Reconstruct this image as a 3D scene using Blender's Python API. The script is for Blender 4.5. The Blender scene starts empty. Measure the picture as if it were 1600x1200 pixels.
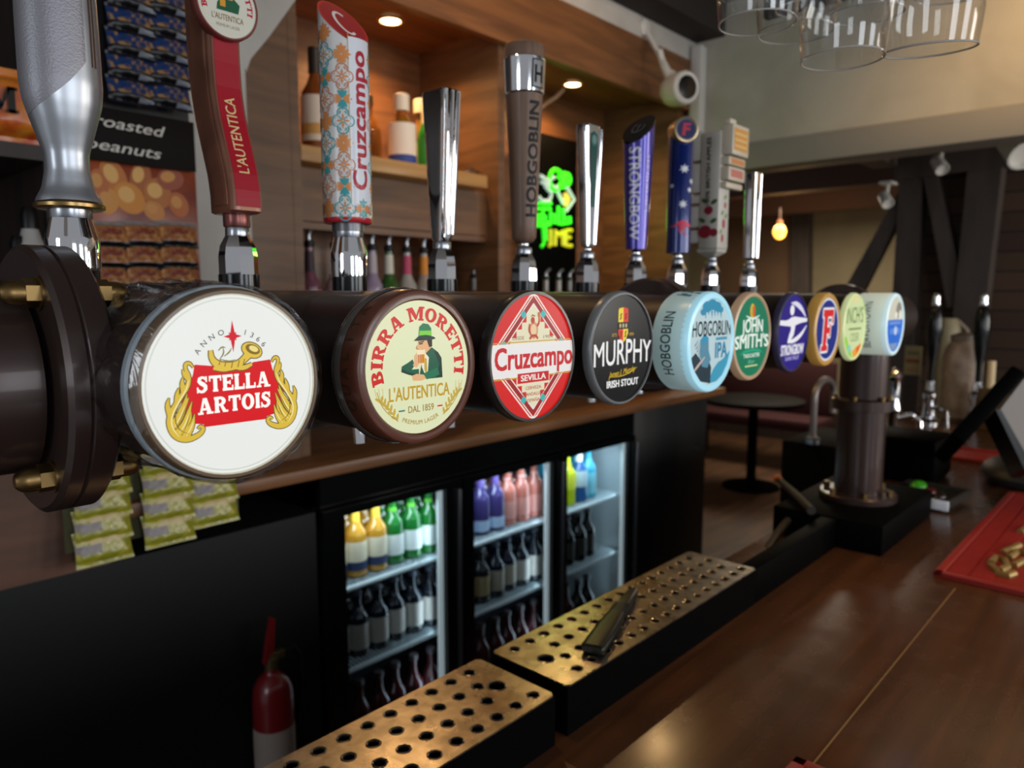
import bpy, bmesh, math, random
from mathutils import Vector, Matrix
R = math.radians
random.seed(4)
SC = bpy.context.scene
COL = SC.collection
# ------------------------------------------------------------------ camera, world, exposure, daylight
FPX = 1150.0
CAMZ = 1.62
HEAD, PITCH = R(42.55), R(6.84)
CF = Vector((math.cos(HEAD)*math.cos(PITCH), math.sin(HEAD)*math.cos(PITCH), -math.sin(PITCH)))
CR = Vector((math.sin(HEAD), -math.cos(HEAD), 0))
CU = CR.cross(CF)
cam_d = bpy.data.cameras.new('camera')
cam = bpy.data.objects.new('camera', cam_d); COL.objects.link(cam)
cam.location = (0, 0, CAMZ)
cam.rotation_euler = CF.to_track_quat('-Z', 'Y').to_euler()
cam_d.sensor_width = 36; cam_d.lens = FPX/1600*36
cam_d.clip_start = 0.02
cam_d.dof.use_dof = True; cam_d.dof.focus_distance = 0.60; cam_d.dof.aperture_fstop = 6.5
SC.camera = cam
SC.view_settings.view_transform = 'Standard'; SC.view_settings.look = 'None'
SC.view_settings.exposure = 0.0; SC.view_settings.gamma = 1.0
SC.view_settings.use_curve_mapping = False
try:
    SC.cycles.use_denoising = True
    SC.cycles.max_bounces = 8; SC.cycles.transparent_max_bounces = 32
    SC.cycles.sample_clamp_indirect = 4.0
    SC.cycles.caustics_reflective = False; SC.cycles.caustics_refractive = False
except Exception: pass
W = bpy.data.worlds.new('daylight'); SC.world = W; W.use_nodes = True
W.node_tree.nodes['Background'].inputs[0].default_value = (0.80, 0.83, 0.88, 1)
W.node_tree.nodes['Background'].inputs[1].default_value = 0.35

def light(name, kind, loc, energy, color=(1, 1, 1), size=0.3, size_y=None, target=None, spot=None, blend=0.5):
    d = bpy.data.lights.new(name, kind); d.energy = energy; d.color = color
    if kind == 'AREA':
        d.size = size
        if size_y: d.shape = 'RECTANGLE'; d.size_y = size_y
    else:
        d.shadow_soft_size = size
    if kind == 'SPOT':
        d.spot_size = R(spot or 90); d.spot_blend = blend
    o = bpy.data.objects.new(name, d); COL.objects.link(o); o.location = loc
    if target is not None:
        o.rotation_euler = (Vector(target)-Vector(loc)).to_track_quat('-Z', 'Y').to_euler()
    return o
COOL, WARM = (0.86, 0.93, 1.0), (1.0, 0.62, 0.28)
# the pub's street windows, on the customers' side behind the camera
light('window_daylight', 'AREA', (-0.5, -3.0, 1.9), 28, COOL, 0.9, 1.5, (0.2, 0.6, 1.4))
light('window_daylight', 'AREA', (1.4, -3.2, 1.9), 28, COOL, 0.9, 1.5, (1.2, 0.6, 1.4))
light('window_daylight', 'AREA', (3.4, -3.2, 1.9), 40, (1.0, .95, .88), 0.9, 1.5, (2.2, 0.8, 1.4))
light('far_room_fill', 'AREA', (6.75, 2.4, 2.40), 46, (1.0, .88, .70), .7, 1.6, (6.75, 2.4, 0))  # unseen fill added to brighten the far room
light('window_daylight', 'AREA', (5.0, -3.0, 1.9), 40, (1.0, .95, .88), .7, 1.2, (4.95, 1.0, 2.4))
light('window_daylight', 'AREA', (-2.6, 0.2, 2.0), 16, COOL, .8, 1.3, (.4, .75, 1.6))
light('warm_spot', 'SPOT', (1.6, 0.9, 2.88), 24, (1.0, .70, .42), .05, None, (1.95, 1.84, 2.5), 95, .9)
# warm ceiling spots over the bar, the last one an added fill
light('warm_spot', 'SPOT', (0.85, 1.05, 2.75), 12, WARM, 0.04, None, (0.72, .70, 1.07), 40, .7)
light('warm_spot', 'SPOT', (1.9, -0.3, 2.8), 46, WARM, 0.05, None, (1.6, -.05, 1.0), 60, .7)
light('warm_spot', 'SPOT', (2.6, 0.3, 2.8), 22, WARM, 0.05, None, (3.3, 0.4, 2.3), 110, .9)  # fill put in to warm the end wall, no lamp known here

# ------------------------------------------------------------------ placing helpers
def at(px, py, x=None, y=None, z=None, d=None):
    """world point on the sight line of photo pixel (px,py), at its own true plane or depth"""
    v = CF + CR*((px-800)/FPX) + CU*((600-py)/FPX)
    if x is not None: t = x/v.x
    elif y is not None: t = y/v.y
    elif z is not None: t = (z-CAMZ)/v.z
    else: t = d
    return Vector((0, 0, CAMZ)) + v*t

def tag(o, label=None, cat=None, group=None, kind=None):
    if label: o['label'] = label
    if cat: o['category'] = cat
    if group: o['group'] = group
    if kind: o['kind'] = kind
    return o

def thing(name, label, cat, loc=(0, 0, 0), group=None, rz=0):
    o = bpy.data.objects.new(name, None); COL.objects.link(o)
    o.empty_display_size = 0.02
    o.location = loc; o.rotation_euler = (0, 0, rz)
    return tag(o, label, cat, group)

def copy_thing(root, loc, label, group=None, rz=None, scale=None):
    r = root.copy(); COL.objects.link(r); r.location = loc
    if rz is not None: r.rotation_euler = (0, 0, rz)
    if scale: r.scale = scale
    r['label'] = label
    if group: r['group'] = group
    for ch in root.children:
        c = ch.copy(); COL.objects.link(c); c.parent = r
        for g in ch.children:
            d = g.copy(); COL.objects.link(d); d.parent = c
    return r

# ------------------------------------------------------------------ materials
def lin(c):
    if isinstance(c, str):
        c = c.lstrip('#'); c = [int(c[i:i+2], 16)/255 for i in (0, 2, 4)]
    return tuple((v/12.92 if v <= .04045 else ((v+.055)/1.055)**2.4) for v in c)
_M = {}
def mat(name, color, rough=.5, metal=0, coat=0, emit=0, spec=.5, bump=0, bscale=60, emit_color=None, trans=0, ior=1.45):
    key = (name, str(color), rough, metal, coat, emit, bump, spec, str(emit_color))
    if key in _M: return _M[key]
    m = bpy.data.materials.new(name); m.use_nodes = True
    nt = m.node_tree; b = nt.nodes['Principled BSDF']
    c = lin(color)
    b.inputs['Base Color'].default_value = (*c, 1)
    b.inputs['Roughness'].default_value = rough; b.inputs['Metallic'].default_value = metal
    b.inputs['Coat Weight'].default_value = coat; b.inputs['Coat Roughness'].default_value = .08
    b.inputs['Specular IOR Level'].default_value = spec
    b.inputs['Transmission Weight'].default_value = trans; b.inputs['IOR'].default_value = ior
    if emit:
        b.inputs['Emission Color'].default_value = (*(lin(emit_color) if emit_color else c), 1)
        b.inputs['Emission Strength'].default_value = emit
    if bump:
        tc = nt.nodes.new('ShaderNodeTexCoord')
        n = nt.nodes.new('ShaderNodeTexNoise'); n.inputs['Scale'].default_value = bscale; n.inputs['Detail'].default_value = 5
        bp = nt.nodes.new('ShaderNodeBump'); bp.inputs['Strength'].default_value = bump; bp.inputs['Distance'].default_value = .004
        nt.links.new(tc.outputs['Object'], n.inputs['Vector']); nt.links.new(n.outputs['Fac'], bp.inputs['Height'])
        nt.links.new(bp.outputs['Normal'], b.inputs['Normal'])
    _M[key] = m
    return m

def noisy(name, c1, c2, scale=(8, 8, 8), rough=.5, coat=0, metal=0, lo=.35, hi=.65, bump=.15, detail=6, dist=.6, rvar=0, spec=.5):
    """two-colour noise material (wood grain when one axis is stretched)"""
    m = bpy.data.materials.new(name); m.use_nodes = True
    nt = m.node_tree; L = nt.links; b = nt.nodes['Principled BSDF']
    tc = nt.nodes.new('ShaderNodeTexCoord'); mp = nt.nodes.new('ShaderNodeMapping')
    mp.inputs['Scale'].default_value = scale
    n = nt.nodes.new('ShaderNodeTexNoise'); n.inputs['Scale'].default_value = 1; n.inputs['Detail'].default_value = detail
    n.inputs['Distortion'].default_value = dist
    r = nt.nodes.new('ShaderNodeValToRGB')
    r.color_ramp.elements[0].position = lo; r.color_ramp.elements[1].position = hi
    r.color_ramp.elements[0].color = (*lin(c1), 1); r.color_ramp.elements[1].color = (*lin(c2), 1)
    L.new(tc.outputs['Object'], mp.inputs['Vector']); L.new(mp.outputs['Vector'], n.inputs['Vector'])
    L.new(n.outputs['Fac'], r.inputs['Fac']); L.new(r.outputs['Color'], b.inputs['Base Color'])
    b.inputs['Roughness'].default_value = rough; b.inputs['Coat Weight'].default_value = coat
    b.inputs['Coat Roughness'].default_value = .15; b.inputs['Metallic'].default_value = metal
    b.inputs['Specular IOR Level'].default_value = spec
    if rvar:
        n2 = nt.nodes.new('ShaderNodeTexNoise'); n2.inputs['Scale'].default_value = 14; n2.inputs['Detail'].default_value = 8
        mr = nt.nodes.new('ShaderNodeMapRange'); mr.inputs['From Min'].default_value = .3; mr.inputs['From Max'].default_value = .7
        mr.inputs['To Min'].default_value = max(.02, rough-rvar); mr.inputs['To Max'].default_value = rough+rvar
        L.new(tc.outputs['Object'], n2.inputs['Vector']); L.new(n2.outputs['Fac'], mr.inputs['Value']); L.new(mr.outputs['Result'], b.inputs['Roughness'])
    if bump:
        bp = nt.nodes.new('ShaderNodeBump'); bp.inputs['Strength'].default_value = bump; bp.inputs['Distance'].default_value = .003
        L.new(n.outputs['Fac'], bp.inputs['Height']); L.new(bp.outputs['Normal'], b.inputs['Normal'])
    return m

def thin_glass(name, tint=(1, 1, 1), ior=1.45, rough=0.0, gain=1.0, bump=0, bscale=20):
    m = bpy.data.materials.new(name); m.use_nodes = True
    nt = m.node_tree; L = nt.links; nt.nodes.remove(nt.nodes['Principled BSDF'])
    out = nt.nodes['Material Output']
    tr = nt.nodes.new('ShaderNodeBsdfTransparent'); tr.inputs[0].default_value = (*tint, 1)
    gl = nt.nodes.new('ShaderNodeBsdfGlossy'); gl.inputs['Roughness'].default_value = rough
    fr = nt.nodes.new('ShaderNodeLayerWeight'); fr.inputs['Blend'].default_value = .5
    f0 = ((ior-1)/(ior+1))**2*gain                       # Schlick reflectance, the same from both sides
    pw = nt.nodes.new('ShaderNodeMath'); pw.operation = 'POWER'; pw.inputs[1].default_value = 5
    mu = nt.nodes.new('ShaderNodeMath'); mu.operation = 'MULTIPLY_ADD'; mu.use_clamp = True; mu.inputs[1].default_value = (1-f0)*.75; mu.inputs[2].default_value = f0
    L.new(fr.outputs['Facing'], pw.inputs[0])
    mx = nt.nodes.new('ShaderNodeMixShader')
    L.new(pw.outputs[0], mu.inputs[0]); L.new(mu.outputs[0], mx.inputs[0])
    L.new(tr.outputs[0], mx.inputs[1]); L.new(gl.outputs[0], mx.inputs[2]); L.new(mx.outputs[0], out.inputs['Surface'])
    if bump:
        tc = nt.nodes.new('ShaderNodeTexCoord'); n = nt.nodes.new('ShaderNodeTexNoise'); n.inputs['Scale'].default_value = bscale; n.inputs['Detail'].default_value = 4
        n.inputs['Distortion'].default_value = 1.5
        bp = nt.nodes.new('ShaderNodeBump'); bp.inputs['Strength'].default_value = bump; bp.inputs['Distance'].default_value = .01
        L.new(tc.outputs['Object'], n.inputs['Vector']); L.new(n.outputs['Fac'], bp.inputs['Height'])
        L.new(bp.outputs['Normal'], gl.inputs['Normal']); L.new(bp.outputs['Normal'], fr.inputs['Normal'])
    return m

CHROME = mat('chrome', '#e6e6e8', .06, 1)
SATIN = mat('satin_steel', '#a9acb2', .28, 1)
BLACKPL = mat('black_plastic', '#0a0909', .38, spec=.35)
BLACKGL = mat('black_gloss', '#0b0d0e', .18)
BLACKMT = mat('black_matt', '#050505', .6, spec=.03)
BRONZE = mat('dark_bronze', '#3c2d29', .34, .45, coat=.2)
BARREL = mat('dark_brown_barrel', '#362b27', .42, .25)
BRASS = mat('aged_brass', '#7f6640', .38, 1)
WHITEPL = mat('white_plastic', '#dcd9d2', .4)
OAK = noisy('brown_oak', '#54371f', '#7d5636', (3, 3, 26), .5, .05, lo=.3, hi=.72)
OAKX = noisy('brown_oak_along', '#5e3b20', '#8a5a34', (2.2, 22, 22), .45, .1, lo=.3, hi=.72)
PINE = noisy('pale_pine', '#a97a43', '#c99a5c', (2.5, 24, 24), .5, .1, lo=.3, hi=.7)
DARKOAK = noisy('dark_stained_oak', '#1e1512', '#33241c', (18, 18, 2), .55, lo=.3, hi=.7)
COUNTERW = noisy('varnished_counter', '#422919', '#603e28', (1.6, 30, 30), .25, .25, lo=.25, hi=.75, bump=.04, rvar=.06)
PLASTER = noisy('cream_plaster', '#b9b3a2', '#c6c0b0', (4, 4, 4), .85, bump=.1)
WHITEPLASTER = noisy('white_plaster', '#bcb6ae', '#cbc6bf', (5, 5, 5), .85, bump=.2)
PAINTTRIM = mat('grey_painted_timber', '#9c988f', .6)

# ------------------------------------------------------------------ mesh builder
class MB:
    def __init__(s): s.bm = bmesh.new()
    def box(s, x0, x1, y0, y1, z0, z1, bev=0, seg=2):
        t = bmesh.new(); bmesh.ops.create_cube(t, size=1)
        for v in t.verts:
            v.co = Vector(((x0+x1)/2+v.co.x*(x1-x0), (y0+y1)/2+v.co.y*(y1-y0), (z0+z1)/2+v.co.z*(z1-z0)))
        if bev: bmesh.ops.bevel(t, geom=list(t.edges), offset=bev, segments=seg, profile=.5, affect='EDGES')
        return s.add(t)
    def add(s, t, M=None):
        if M is not None: bmesh.ops.transform(t, matrix=M, verts=t.verts)
        me = bpy.data.meshes.new('tmp'); t.to_mesh(me); t.free(); s.bm.from_mesh(me); bpy.data.meshes.remove(me)
        return s
    def lathe(s, prof, M=None, seg=32, cap0=True, cap1=True, a0=0.0):
        """prof: (r, h) along local +Z"""
        t = bmesh.new(); rings = []
        for r, h in prof:
            if r < 1e-6: rings.append([t.verts.new((0, 0, h))])
            else: rings.append([t.verts.new((r*math.cos(a0+2*math.pi*i/seg), r*math.sin(a0+2*math.pi*i/seg), h)) for i in range(seg)])
        for a, b in zip(rings, rings[1:]):
            for i in range(seg):
                j = (i+1) % seg
                if len(a) == 1 and len(b) == 1: continue
                if len(a) == 1: t.faces.new((a[0], b[j], b[i]))
                elif len(b) == 1: t.faces.new((a[i], a[j], b[0]))
                else: t.faces.new((a[i], a[j], b[j], b[i]))
        if cap0 and len(rings[0]) > 1: t.faces.new(list(reversed(rings[0])))
        if cap1 and len(rings[-1]) > 1: t.faces.new(rings[-1])
        return s.add(t, M)
    def cyl(s, p0, p1, r0, r1=None, seg=20):
        p0, p1 = Vector(p0), Vector(p1); d = p1-p0
        M = Matrix.Translation(p0) @ d.to_track_quat('Z', 'Y').to_matrix().to_4x4()
        return s.lathe([(r0, 0), (r0 if r1 is None else r1, d.length)], M, seg)
    def ball(s, c, r, sx=1, sy=1, sz=1, seg=16):
        t = bmesh.new(); bmesh.ops.create_uvsphere(t, u_segments=seg, v_segments=max(6, seg//2), radius=r)
        return s.add(t, Matrix.Translation(Vector(c)) @ Matrix.Diagonal((sx, sy, sz, 1)))
    def tube(s, pts, r, seg=10, caps=True):
        pts = [Vector(p) for p in pts]; rs = r if isinstance(r, (list, tuple)) else [r]*len(pts)
        t = bmesh.new(); rings = []; up = None
        for i, p in enumerate(pts):
            d = (pts[min(i+1, len(pts)-1)]-pts[max(i-1, 0)]).normalized()
            if up is None:
                up = Vector((0, 0, 1)) if abs(d.z) < .9 else Vector((1, 0, 0))
            a = d.cross(up).normalized(); b = a.cross(d).normalized(); up = b
            rings.append([t.verts.new(p+(a*math.cos(2*math.pi*k/seg)+b*math.sin(2*math.pi*k/seg))*rs[i]) for k in range(seg)])
        for a, b in zip(rings, rings[1:]):
            for i in range(seg):
                j = (i+1) % seg; t.faces.new((a[i], a[j], b[j], b[i]))
        if caps: t.faces.new(list(reversed(rings[0]))); t.faces.new(rings[-1])
        bmesh.ops.recalc_face_normals(t, faces=t.faces)
        return s.add(t)
    def loft(s, secs, seg=32, M=None):
        """secs: (z, cx, cy, rx, ry, n) superellipse sections up Z"""
        t = bmesh.new(); rings = []
        for z, cx, cy, rx, ry, n in secs:
            rg = []
            for i in range(seg):
                a = 2*math.pi*(i+.5)/seg; c, q = math.cos(a), math.sin(a)
                k = (abs(c)**n+abs(q)**n)**(-1/n)
                rg.append(t.verts.new((cx+rx*c*k, cy+ry*q*k, z)))
            rings.append(rg)
        for a, b in zip(rings, rings[1:]):
            for i in range(seg):
                j = (i+1) % seg; t.faces.new((a[i], a[j], b[j], b[i]))
        t.faces.new(list(reversed(rings[0]))); t.faces.new(rings[-1])
        return s.add(t, M)
    def prism(s, pts, a, b, axis='Z'):
        """outline pts (2D) pushed from a to b along axis; X: (y,z), Y: (x,z), Z: (x,y)"""
        t = bmesh.new()
        def P(p, w): return {'X': (w, p[0], p[1]), 'Y': (p[0], w, p[1]), 'Z': (p[0], p[1], w)}[axis]
        lo = [t.verts.new(P(p, a)) for p in pts]; hi = [t.verts.new(P(p, b)) for p in pts]; n = len(pts)
        t.faces.new(lo); t.faces.new(list(reversed(hi)))
        for i in range(n): t.faces.new((lo[i], hi[i], hi[(i+1) % n], lo[(i+1) % n]))
        bmesh.ops.recalc_face_normals(t, faces=t.faces)
        return s.add(t)
    def build(s, name, m, parent=None, angle=35, world=False, flat=False):
        bm = s.bm
        if world and parent is not None:
            off = Matrix.Identity(4); p_ = parent
            while p_ is not None: off = Matrix.Translation(p_.location) @ Matrix.Rotation(p_.rotation_euler.z, 4, 'Z') @ off; p_ = p_.parent
            bmesh.ops.transform(bm, matrix=off.inverted(), verts=bm.verts)
        for f in bm.faces: f.smooth = not flat
        for e in bm.edges:
            if len(e.link_faces) == 2 and e.calc_face_angle(0) > R(angle): e.smooth = False
        me = bpy.data.meshes.new(name); bm.to_mesh(me); bm.free()
        for q in (m if isinstance(m, (list, tuple)) else [m]): me.materials.append(q)
        o = bpy.data.objects.new(name, me); COL.objects.link(o)
        if parent is not None: o.parent = parent
        return o

def struct(o): o['kind'] = 'structure'; return o
AXY = Matrix.Rotation(R(90), 4, 'X')       # local +Z -> world -Y (towards the customer side)
AXX = Matrix.Rotation(R(90), 4, 'Y')       # local +Z -> world +X

# ------------------------------------------------------------------ flat artwork (print on faces): 2-D shapes laid on a surface
_G = {}
def glyphs(txt, bold=0, shear=0, space=1.0):
    k = (txt, bold, shear, space)
    if k not in _G:
        cu = bpy.data.curves.new('t', 'FONT'); cu.body = txt; cu.size = 1; cu.offset = bold; cu.shear = shear
        cu.resolution_u = 3; cu.space_character = space; cu.align_x = 'CENTER'
        ob = bpy.data.objects.new('t', cu); me = bpy.data.meshes.new_from_object(ob)
        _G[k] = ([(v.co.x, v.co.y) for v in me.vertices], [tuple(p.vertices) for p in me.polygons])
        bpy.data.objects.remove(ob); bpy.data.meshes.remove(me); bpy.data.curves.remove(cu)
    return _G[k]
CAP = max(y for x, y in glyphs('H')[0])

def lens(col, e):
    """backlit translucent print: most of its light comes through from behind"""
    return mat('backlit_print', tuple(int(col.strip('#')[i:i+2], 16)/255*.62 for i in (0, 2, 4)), .3, 0, .04, e, spec=.2, emit_color=col)

class Art:
    def __init__(s): s.it = []
    def faces(s, vs, fs, col, L): s.it.append((L, col, vs, fs)); return s
    def poly(s, pts, col, L=0): return s.faces(pts, [tuple(range(len(pts)))], col, L)
    def rect(s, x0, y0, x1, y1, col, L=0): return s.poly([(x0, y0), (x1, y0), (x1, y1), (x0, y1)], col, L)
    def ell(s, cx, cy, rx, ry, col, L=0, n=32, rot=0):
        c, q = math.cos(rot), math.sin(rot); pts = []
        for i in range(n):
            a = 2*math.pi*i/n; x, y = rx*math.cos(a), ry*math.sin(a); pts.append((cx+x*c-y*q, cy+x*q+y*c))
        return s.poly(pts, col, L)
    def band(s, cx, cy, ro, ri, a0, a1, col, L=0, n=32):
        """ro, ri: (rx,ry) or radius; degrees"""
        ro = ro if isinstance(ro, tuple) else (ro, ro); ri = ri if isinstance(ri, tuple) else (ri, ri)
        vs = []
        for i in range(n+1):
            a = R(a0+(a1-a0)*i/n); c, q = math.cos(a), math.sin(a)
            vs += [(cx+ro[0]*c, cy+ro[1]*q), (cx+ri[0]*c, cy+ri[1]*q)]
        return s.faces(vs, [(2*i, 2*i+2, 2*i+3, 2*i+1) for i in range(n)], col, L)
    def brush(s, pts, w, col, L=0, sm=0):
        pts = [Vector(p) for p in pts]; w = list(w) if isinstance(w, (list, tuple)) else [w]*len(pts)
        for _ in range(sm):                                # corner cutting
            q, ww = [pts[0]], [w[0]]
            for a, b, wa, wb in zip(pts, pts[1:], w, w[1:]):
                q += [a*.75+b*.25, a*.25+b*.75]; ww += [wa*.75+wb*.25, wa*.25+wb*.75]
            q.append(pts[-1]); ww.append(w[-1]); pts, w = q, ww
        vs = []
        for i, p in enumerate(pts):
            d = pts[min(i+1, len(pts)-1)]-pts[max(i-1, 0)]
            d = d.normalized() if d.length > 1e-9 else Vector((1, 0)); n = Vector((-d.y, d.x))*w[i]/2
            vs += [tuple(p+n), tuple(p-n)]
        return s.faces(vs, [(2*i, 2*i+2, 2*i+3, 2*i+1) for i in range(len(pts)-1)], col, L)
    def text(s, txt, x, y, h, col, L=0, w=None, bold=0, shear=0, rot=0, arc=None, space=1.0, arch=0):
        if bold:                                           # heavier weight: the plain letters stamped a hair apart
            vs, fs = glyphs(txt, 0, shear, space); V, F_ = [], []; n1 = len(vs)
            for dx, dy in ((0, 0), (bold, bold*.6), (-bold, bold*.6), (bold, -bold*.6), (-bold, -bold*.6), (bold, 0), (-bold, 0)):
                n0 = len(V); V += [(p[0]+dx, p[1]+dy) for p in vs]; F_ += [tuple(i+n0 for i in f) for f in fs]
            vs, fs = V, F_
        else: vs, fs = glyphs(txt, 0, shear, space); n1 = len(vs)
        xs = [v[0] for v in vs]; x0, x1 = min(xs), max(xs); mid = (x0+x1)/2
        ky = h/CAP; kx = (w/(x1-x0)) if w else ky
        P = [((v[0]-mid)*kx, v[1]*ky) for v in vs]
        if arch: hw = (x1-x0)*kx/2; P = [(a, b*(1+arch*(1-(a/hw)**2))) for a, b in P]
        if arc:                                            # (radius, centre angle in degrees, outward?)
            rad, ang, out = arc; Q = []
            for a, b in P:
                if out: t = R(ang)-a/rad; rr = rad+b
                else: t = R(ang)+a/rad; rr = rad-b
                Q.append((x+rr*math.cos(t), y+rr*math.sin(t)))
            P = Q
        else:
            c, q = math.cos(R(rot)), math.sin(R(rot)); P = [(x+a*c-b*q, y+a*q+b*c) for a, b in P]
        nf = len(fs)*n1//len(vs)
        for k in range(len(vs)//n1): s.faces(P[k*n1:(k+1)*n1], [tuple(i-k*n1 for i in f) for f in fs[k*nf:(k+1)*nf]], col, L+k*.12)
        return s
    def slab(s, txt, x, y, h, col, L=0, w=None, arc=None, gap=.1, serif=1.0):
        pos = 0; polys = []
        for ch in txt:
            if ch == ' ': pos += .35; continue
            ps, adv = slab_glyph(ch, serif)
            polys += [[(a+pos, b) for a, b in p] for p in ps]; pos += adv+gap
        pos -= gap; kx = (w/pos) if w else h
        for p in polys:
            q = []
            p2 = []
            for i in range(len(p)):                         # split long edges so that arcs stay round
                a, b = p[i], p[(i+1) % len(p)]; m = max(1, int(math.hypot(b[0]-a[0], b[1]-a[1])/.25))
                p2 += [(a[0]+(b[0]-a[0])*k/m, a[1]+(b[1]-a[1])*k/m) for k in range(m)]
            for a, b in p2:
                a = (a-pos/2)*kx; b = b*h
                if arc: t = R(arc[1])-a/arc[0]; q.append((x+(arc[0]+b)*math.cos(t), y+(arc[0]+b)*math.sin(t)))
                else: q.append((x+a, y+b))
            s.poly(q, col, L)
        return s
    def build(s, name, parent, fn, emit=0, rough=.35, coat=0, metal=0, clip=None, step=0):
        bm = bmesh.new(); mats = []; idx = {}
        for k, (L, col, vs, fs) in enumerate(sorted(s.it, key=lambda i: i[0])):
            if col not in idx: idx[col] = len(mats); mats.append(lens(col, emit) if emit else mat('print_'+col.strip('#'), col, rough, metal, coat, spec=.3))
            if clip:
                vs = [((a, b) if math.hypot(a, b) <= clip else (a*clip/math.hypot(a, b), b*clip/math.hypot(a, b))) for a, b in vs]
            V = [bm.verts.new((a, b, L+k*.004)) for a, b in vs]
            for f in fs:
                try: F = bm.faces.new([V[i] for i in f])
                except ValueError: continue
                F.material_index = idx[col]
        bmesh.ops.triangulate(bm, faces=[f for f in bm.faces if len(f.verts) > 4])
        if step:                                            # cut into strips so that print follows a round surface
            us = [v.co.x for v in bm.verts]; q = math.ceil(min(us)/step)*step
            while q < max(us):
                bmesh.ops.bisect_plane(bm, geom=bm.verts[:]+bm.edges[:]+bm.faces[:], plane_co=(q, 0, 0), plane_no=(1, 0, 0)); q += step
        for v in bm.verts: v.co = fn(v.co.x, v.co.y, v.co.z)
        me = bpy.data.meshes.new(name); bm.to_mesh(me); bm.free()
        for m in mats: me.materials.append(m)
        o = bpy.data.objects.new(name, me); COL.objects.link(o); o.parent = parent
        return o

def slab_glyph(ch, e=1.0):
    S, T, K = .27, .17, .13; X = .10*e
    def rc(a, b, c, d): return [(a, b), (c, b), (c, d), (a, d)]
    def bowl(cx, cy, rx, ry, a0, a1, n=12, tx=S, ty=T):
        out = []
        for i in range(n):
            a, b = R(a0+(a1-a0)*i/n), R(a0+(a1-a0)*(i+1)/n)
            out.append([(cx+rx*math.cos(a), cy+ry*math.sin(a)), (cx+rx*math.cos(b), cy+ry*math.sin(b)),
                        (cx+(rx-tx)*math.cos(b), cy+(ry-ty)*math.sin(b)), (cx+(rx-tx)*math.cos(a), cy+(ry-ty)*math.sin(a))])
        return out
    if ch == 'I': return [rc(X, 0, X+S, 1), rc(0, 0, 2*X+S, K), rc(0, 1-K, 2*X+S, 1)], 2*X+S
    if ch == 'T': return [rc(.29, 0, .29+S, 1), rc(0, 1-T, .85, 1), rc(.29-X, 0, .29+S+X, K), rc(0, .66, .1, 1), rc(.75, .66, .85, 1)], .85
    if ch == 'L': return [rc(X, 0, X+S, 1), rc(0, 1-K, 2*X+S, 1), rc(0, 0, .74, T), rc(.64, 0, .74, .36)], .74
    if ch == 'E': return [rc(X, 0, X+S, 1), rc(0, 0, .76, T), rc(0, 1-T, .74, 1), rc(X, .43, .58, .58), rc(.66, 0, .76, .33), rc(.64, .69, .74, 1), rc(.5, .37, .58, .65)], .76
    if ch == 'F': return [rc(X, 0, X+S, 1), rc(0, 0, 2*X+S, K), rc(0, 1-T, .76, 1), rc(X, .42, .58, .57), rc(.66, .66, .76, 1), rc(.5, .34, .58, .66)], .76
    if ch == 'B': return [rc(X, 0, X+S, 1), rc(0, 0, .45, T), rc(0, 1-T, .42, 1), rc(X, .45, .45, .58)]+bowl(.40, .745, .36, .255, -90, 90)+bowl(.42, .285, .41, .285, -90, 90), .84
    if ch == 'R': return [rc(X, 0, X+S, 1), rc(0, 0, 2*X+S, K), rc(0, 1-T, .45, 1), rc(X, .42, .45, .56)]+bowl(.42, .71, .38, .29, -90, 90)+[[(.38, .46), (.60, .46), (.88, 0), (.60, 0)], rc(.58, 0, .95, K)], .94
    if ch == 'A': return [[(.10, 0), (.25, 0), (.53, 1), (.36, 1)], [(.36, 1), (.62, 1), (.94, 0), (.66, 0)], rc(.25, .24, .72, .38), rc(0, 0, .36, K), rc(.57, 0, 1.04, K)], 1.04
    if ch == 'M': return [rc(X, 0, X+.17, 1), rc(.90, 0, .90+S, 1), rc(0, 0, .37, K), rc(.80, 0, 1.27, K), rc(0, 1-K, .3, 1), rc(.95, 1-K, 1.27, 1), [(X, 1), (.42, 1), (.72, .25), (.54, .08)], [(.90, 1), (1.05, 1), (.66, .08), (.54, .08)]], 1.27
    if ch == 'O': return bowl(.46, .5, .46, .52, 0, 360, 28), .92
    if ch == 'S':
        pts = [(.62, .80), (.50, .92), (.36, .94), (.20, .87), (.17, .73), (.28, .60), (.46, .50), (.58, .38), (.58, .22), (.44, .08), (.30, .06), (.14, .12), (.07, .24)]
        ws = [.15, .15, .17, .21, .26, .27, .27, .27, .25, .19, .17, .15, .13]
        out = []; pv = None
        for i, p in enumerate(pts):
            a = Vector(pts[max(i-1, 0)]); b = Vector(pts[min(i+1, len(pts)-1)]); d = (b-a).normalized(); n = Vector((-d.y, d.x))*ws[i]/2
            q = (tuple(Vector(p)+n), tuple(Vector(p)-n))
            if pv: out.append([pv[0], q[0], q[1], pv[1]])
            pv = q
        return out+[rc(.60, .64, .70, 1.0), rc(.0, 0, .10, .36)], .76
    return [rc(0, 0, S, 1)], S
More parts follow.
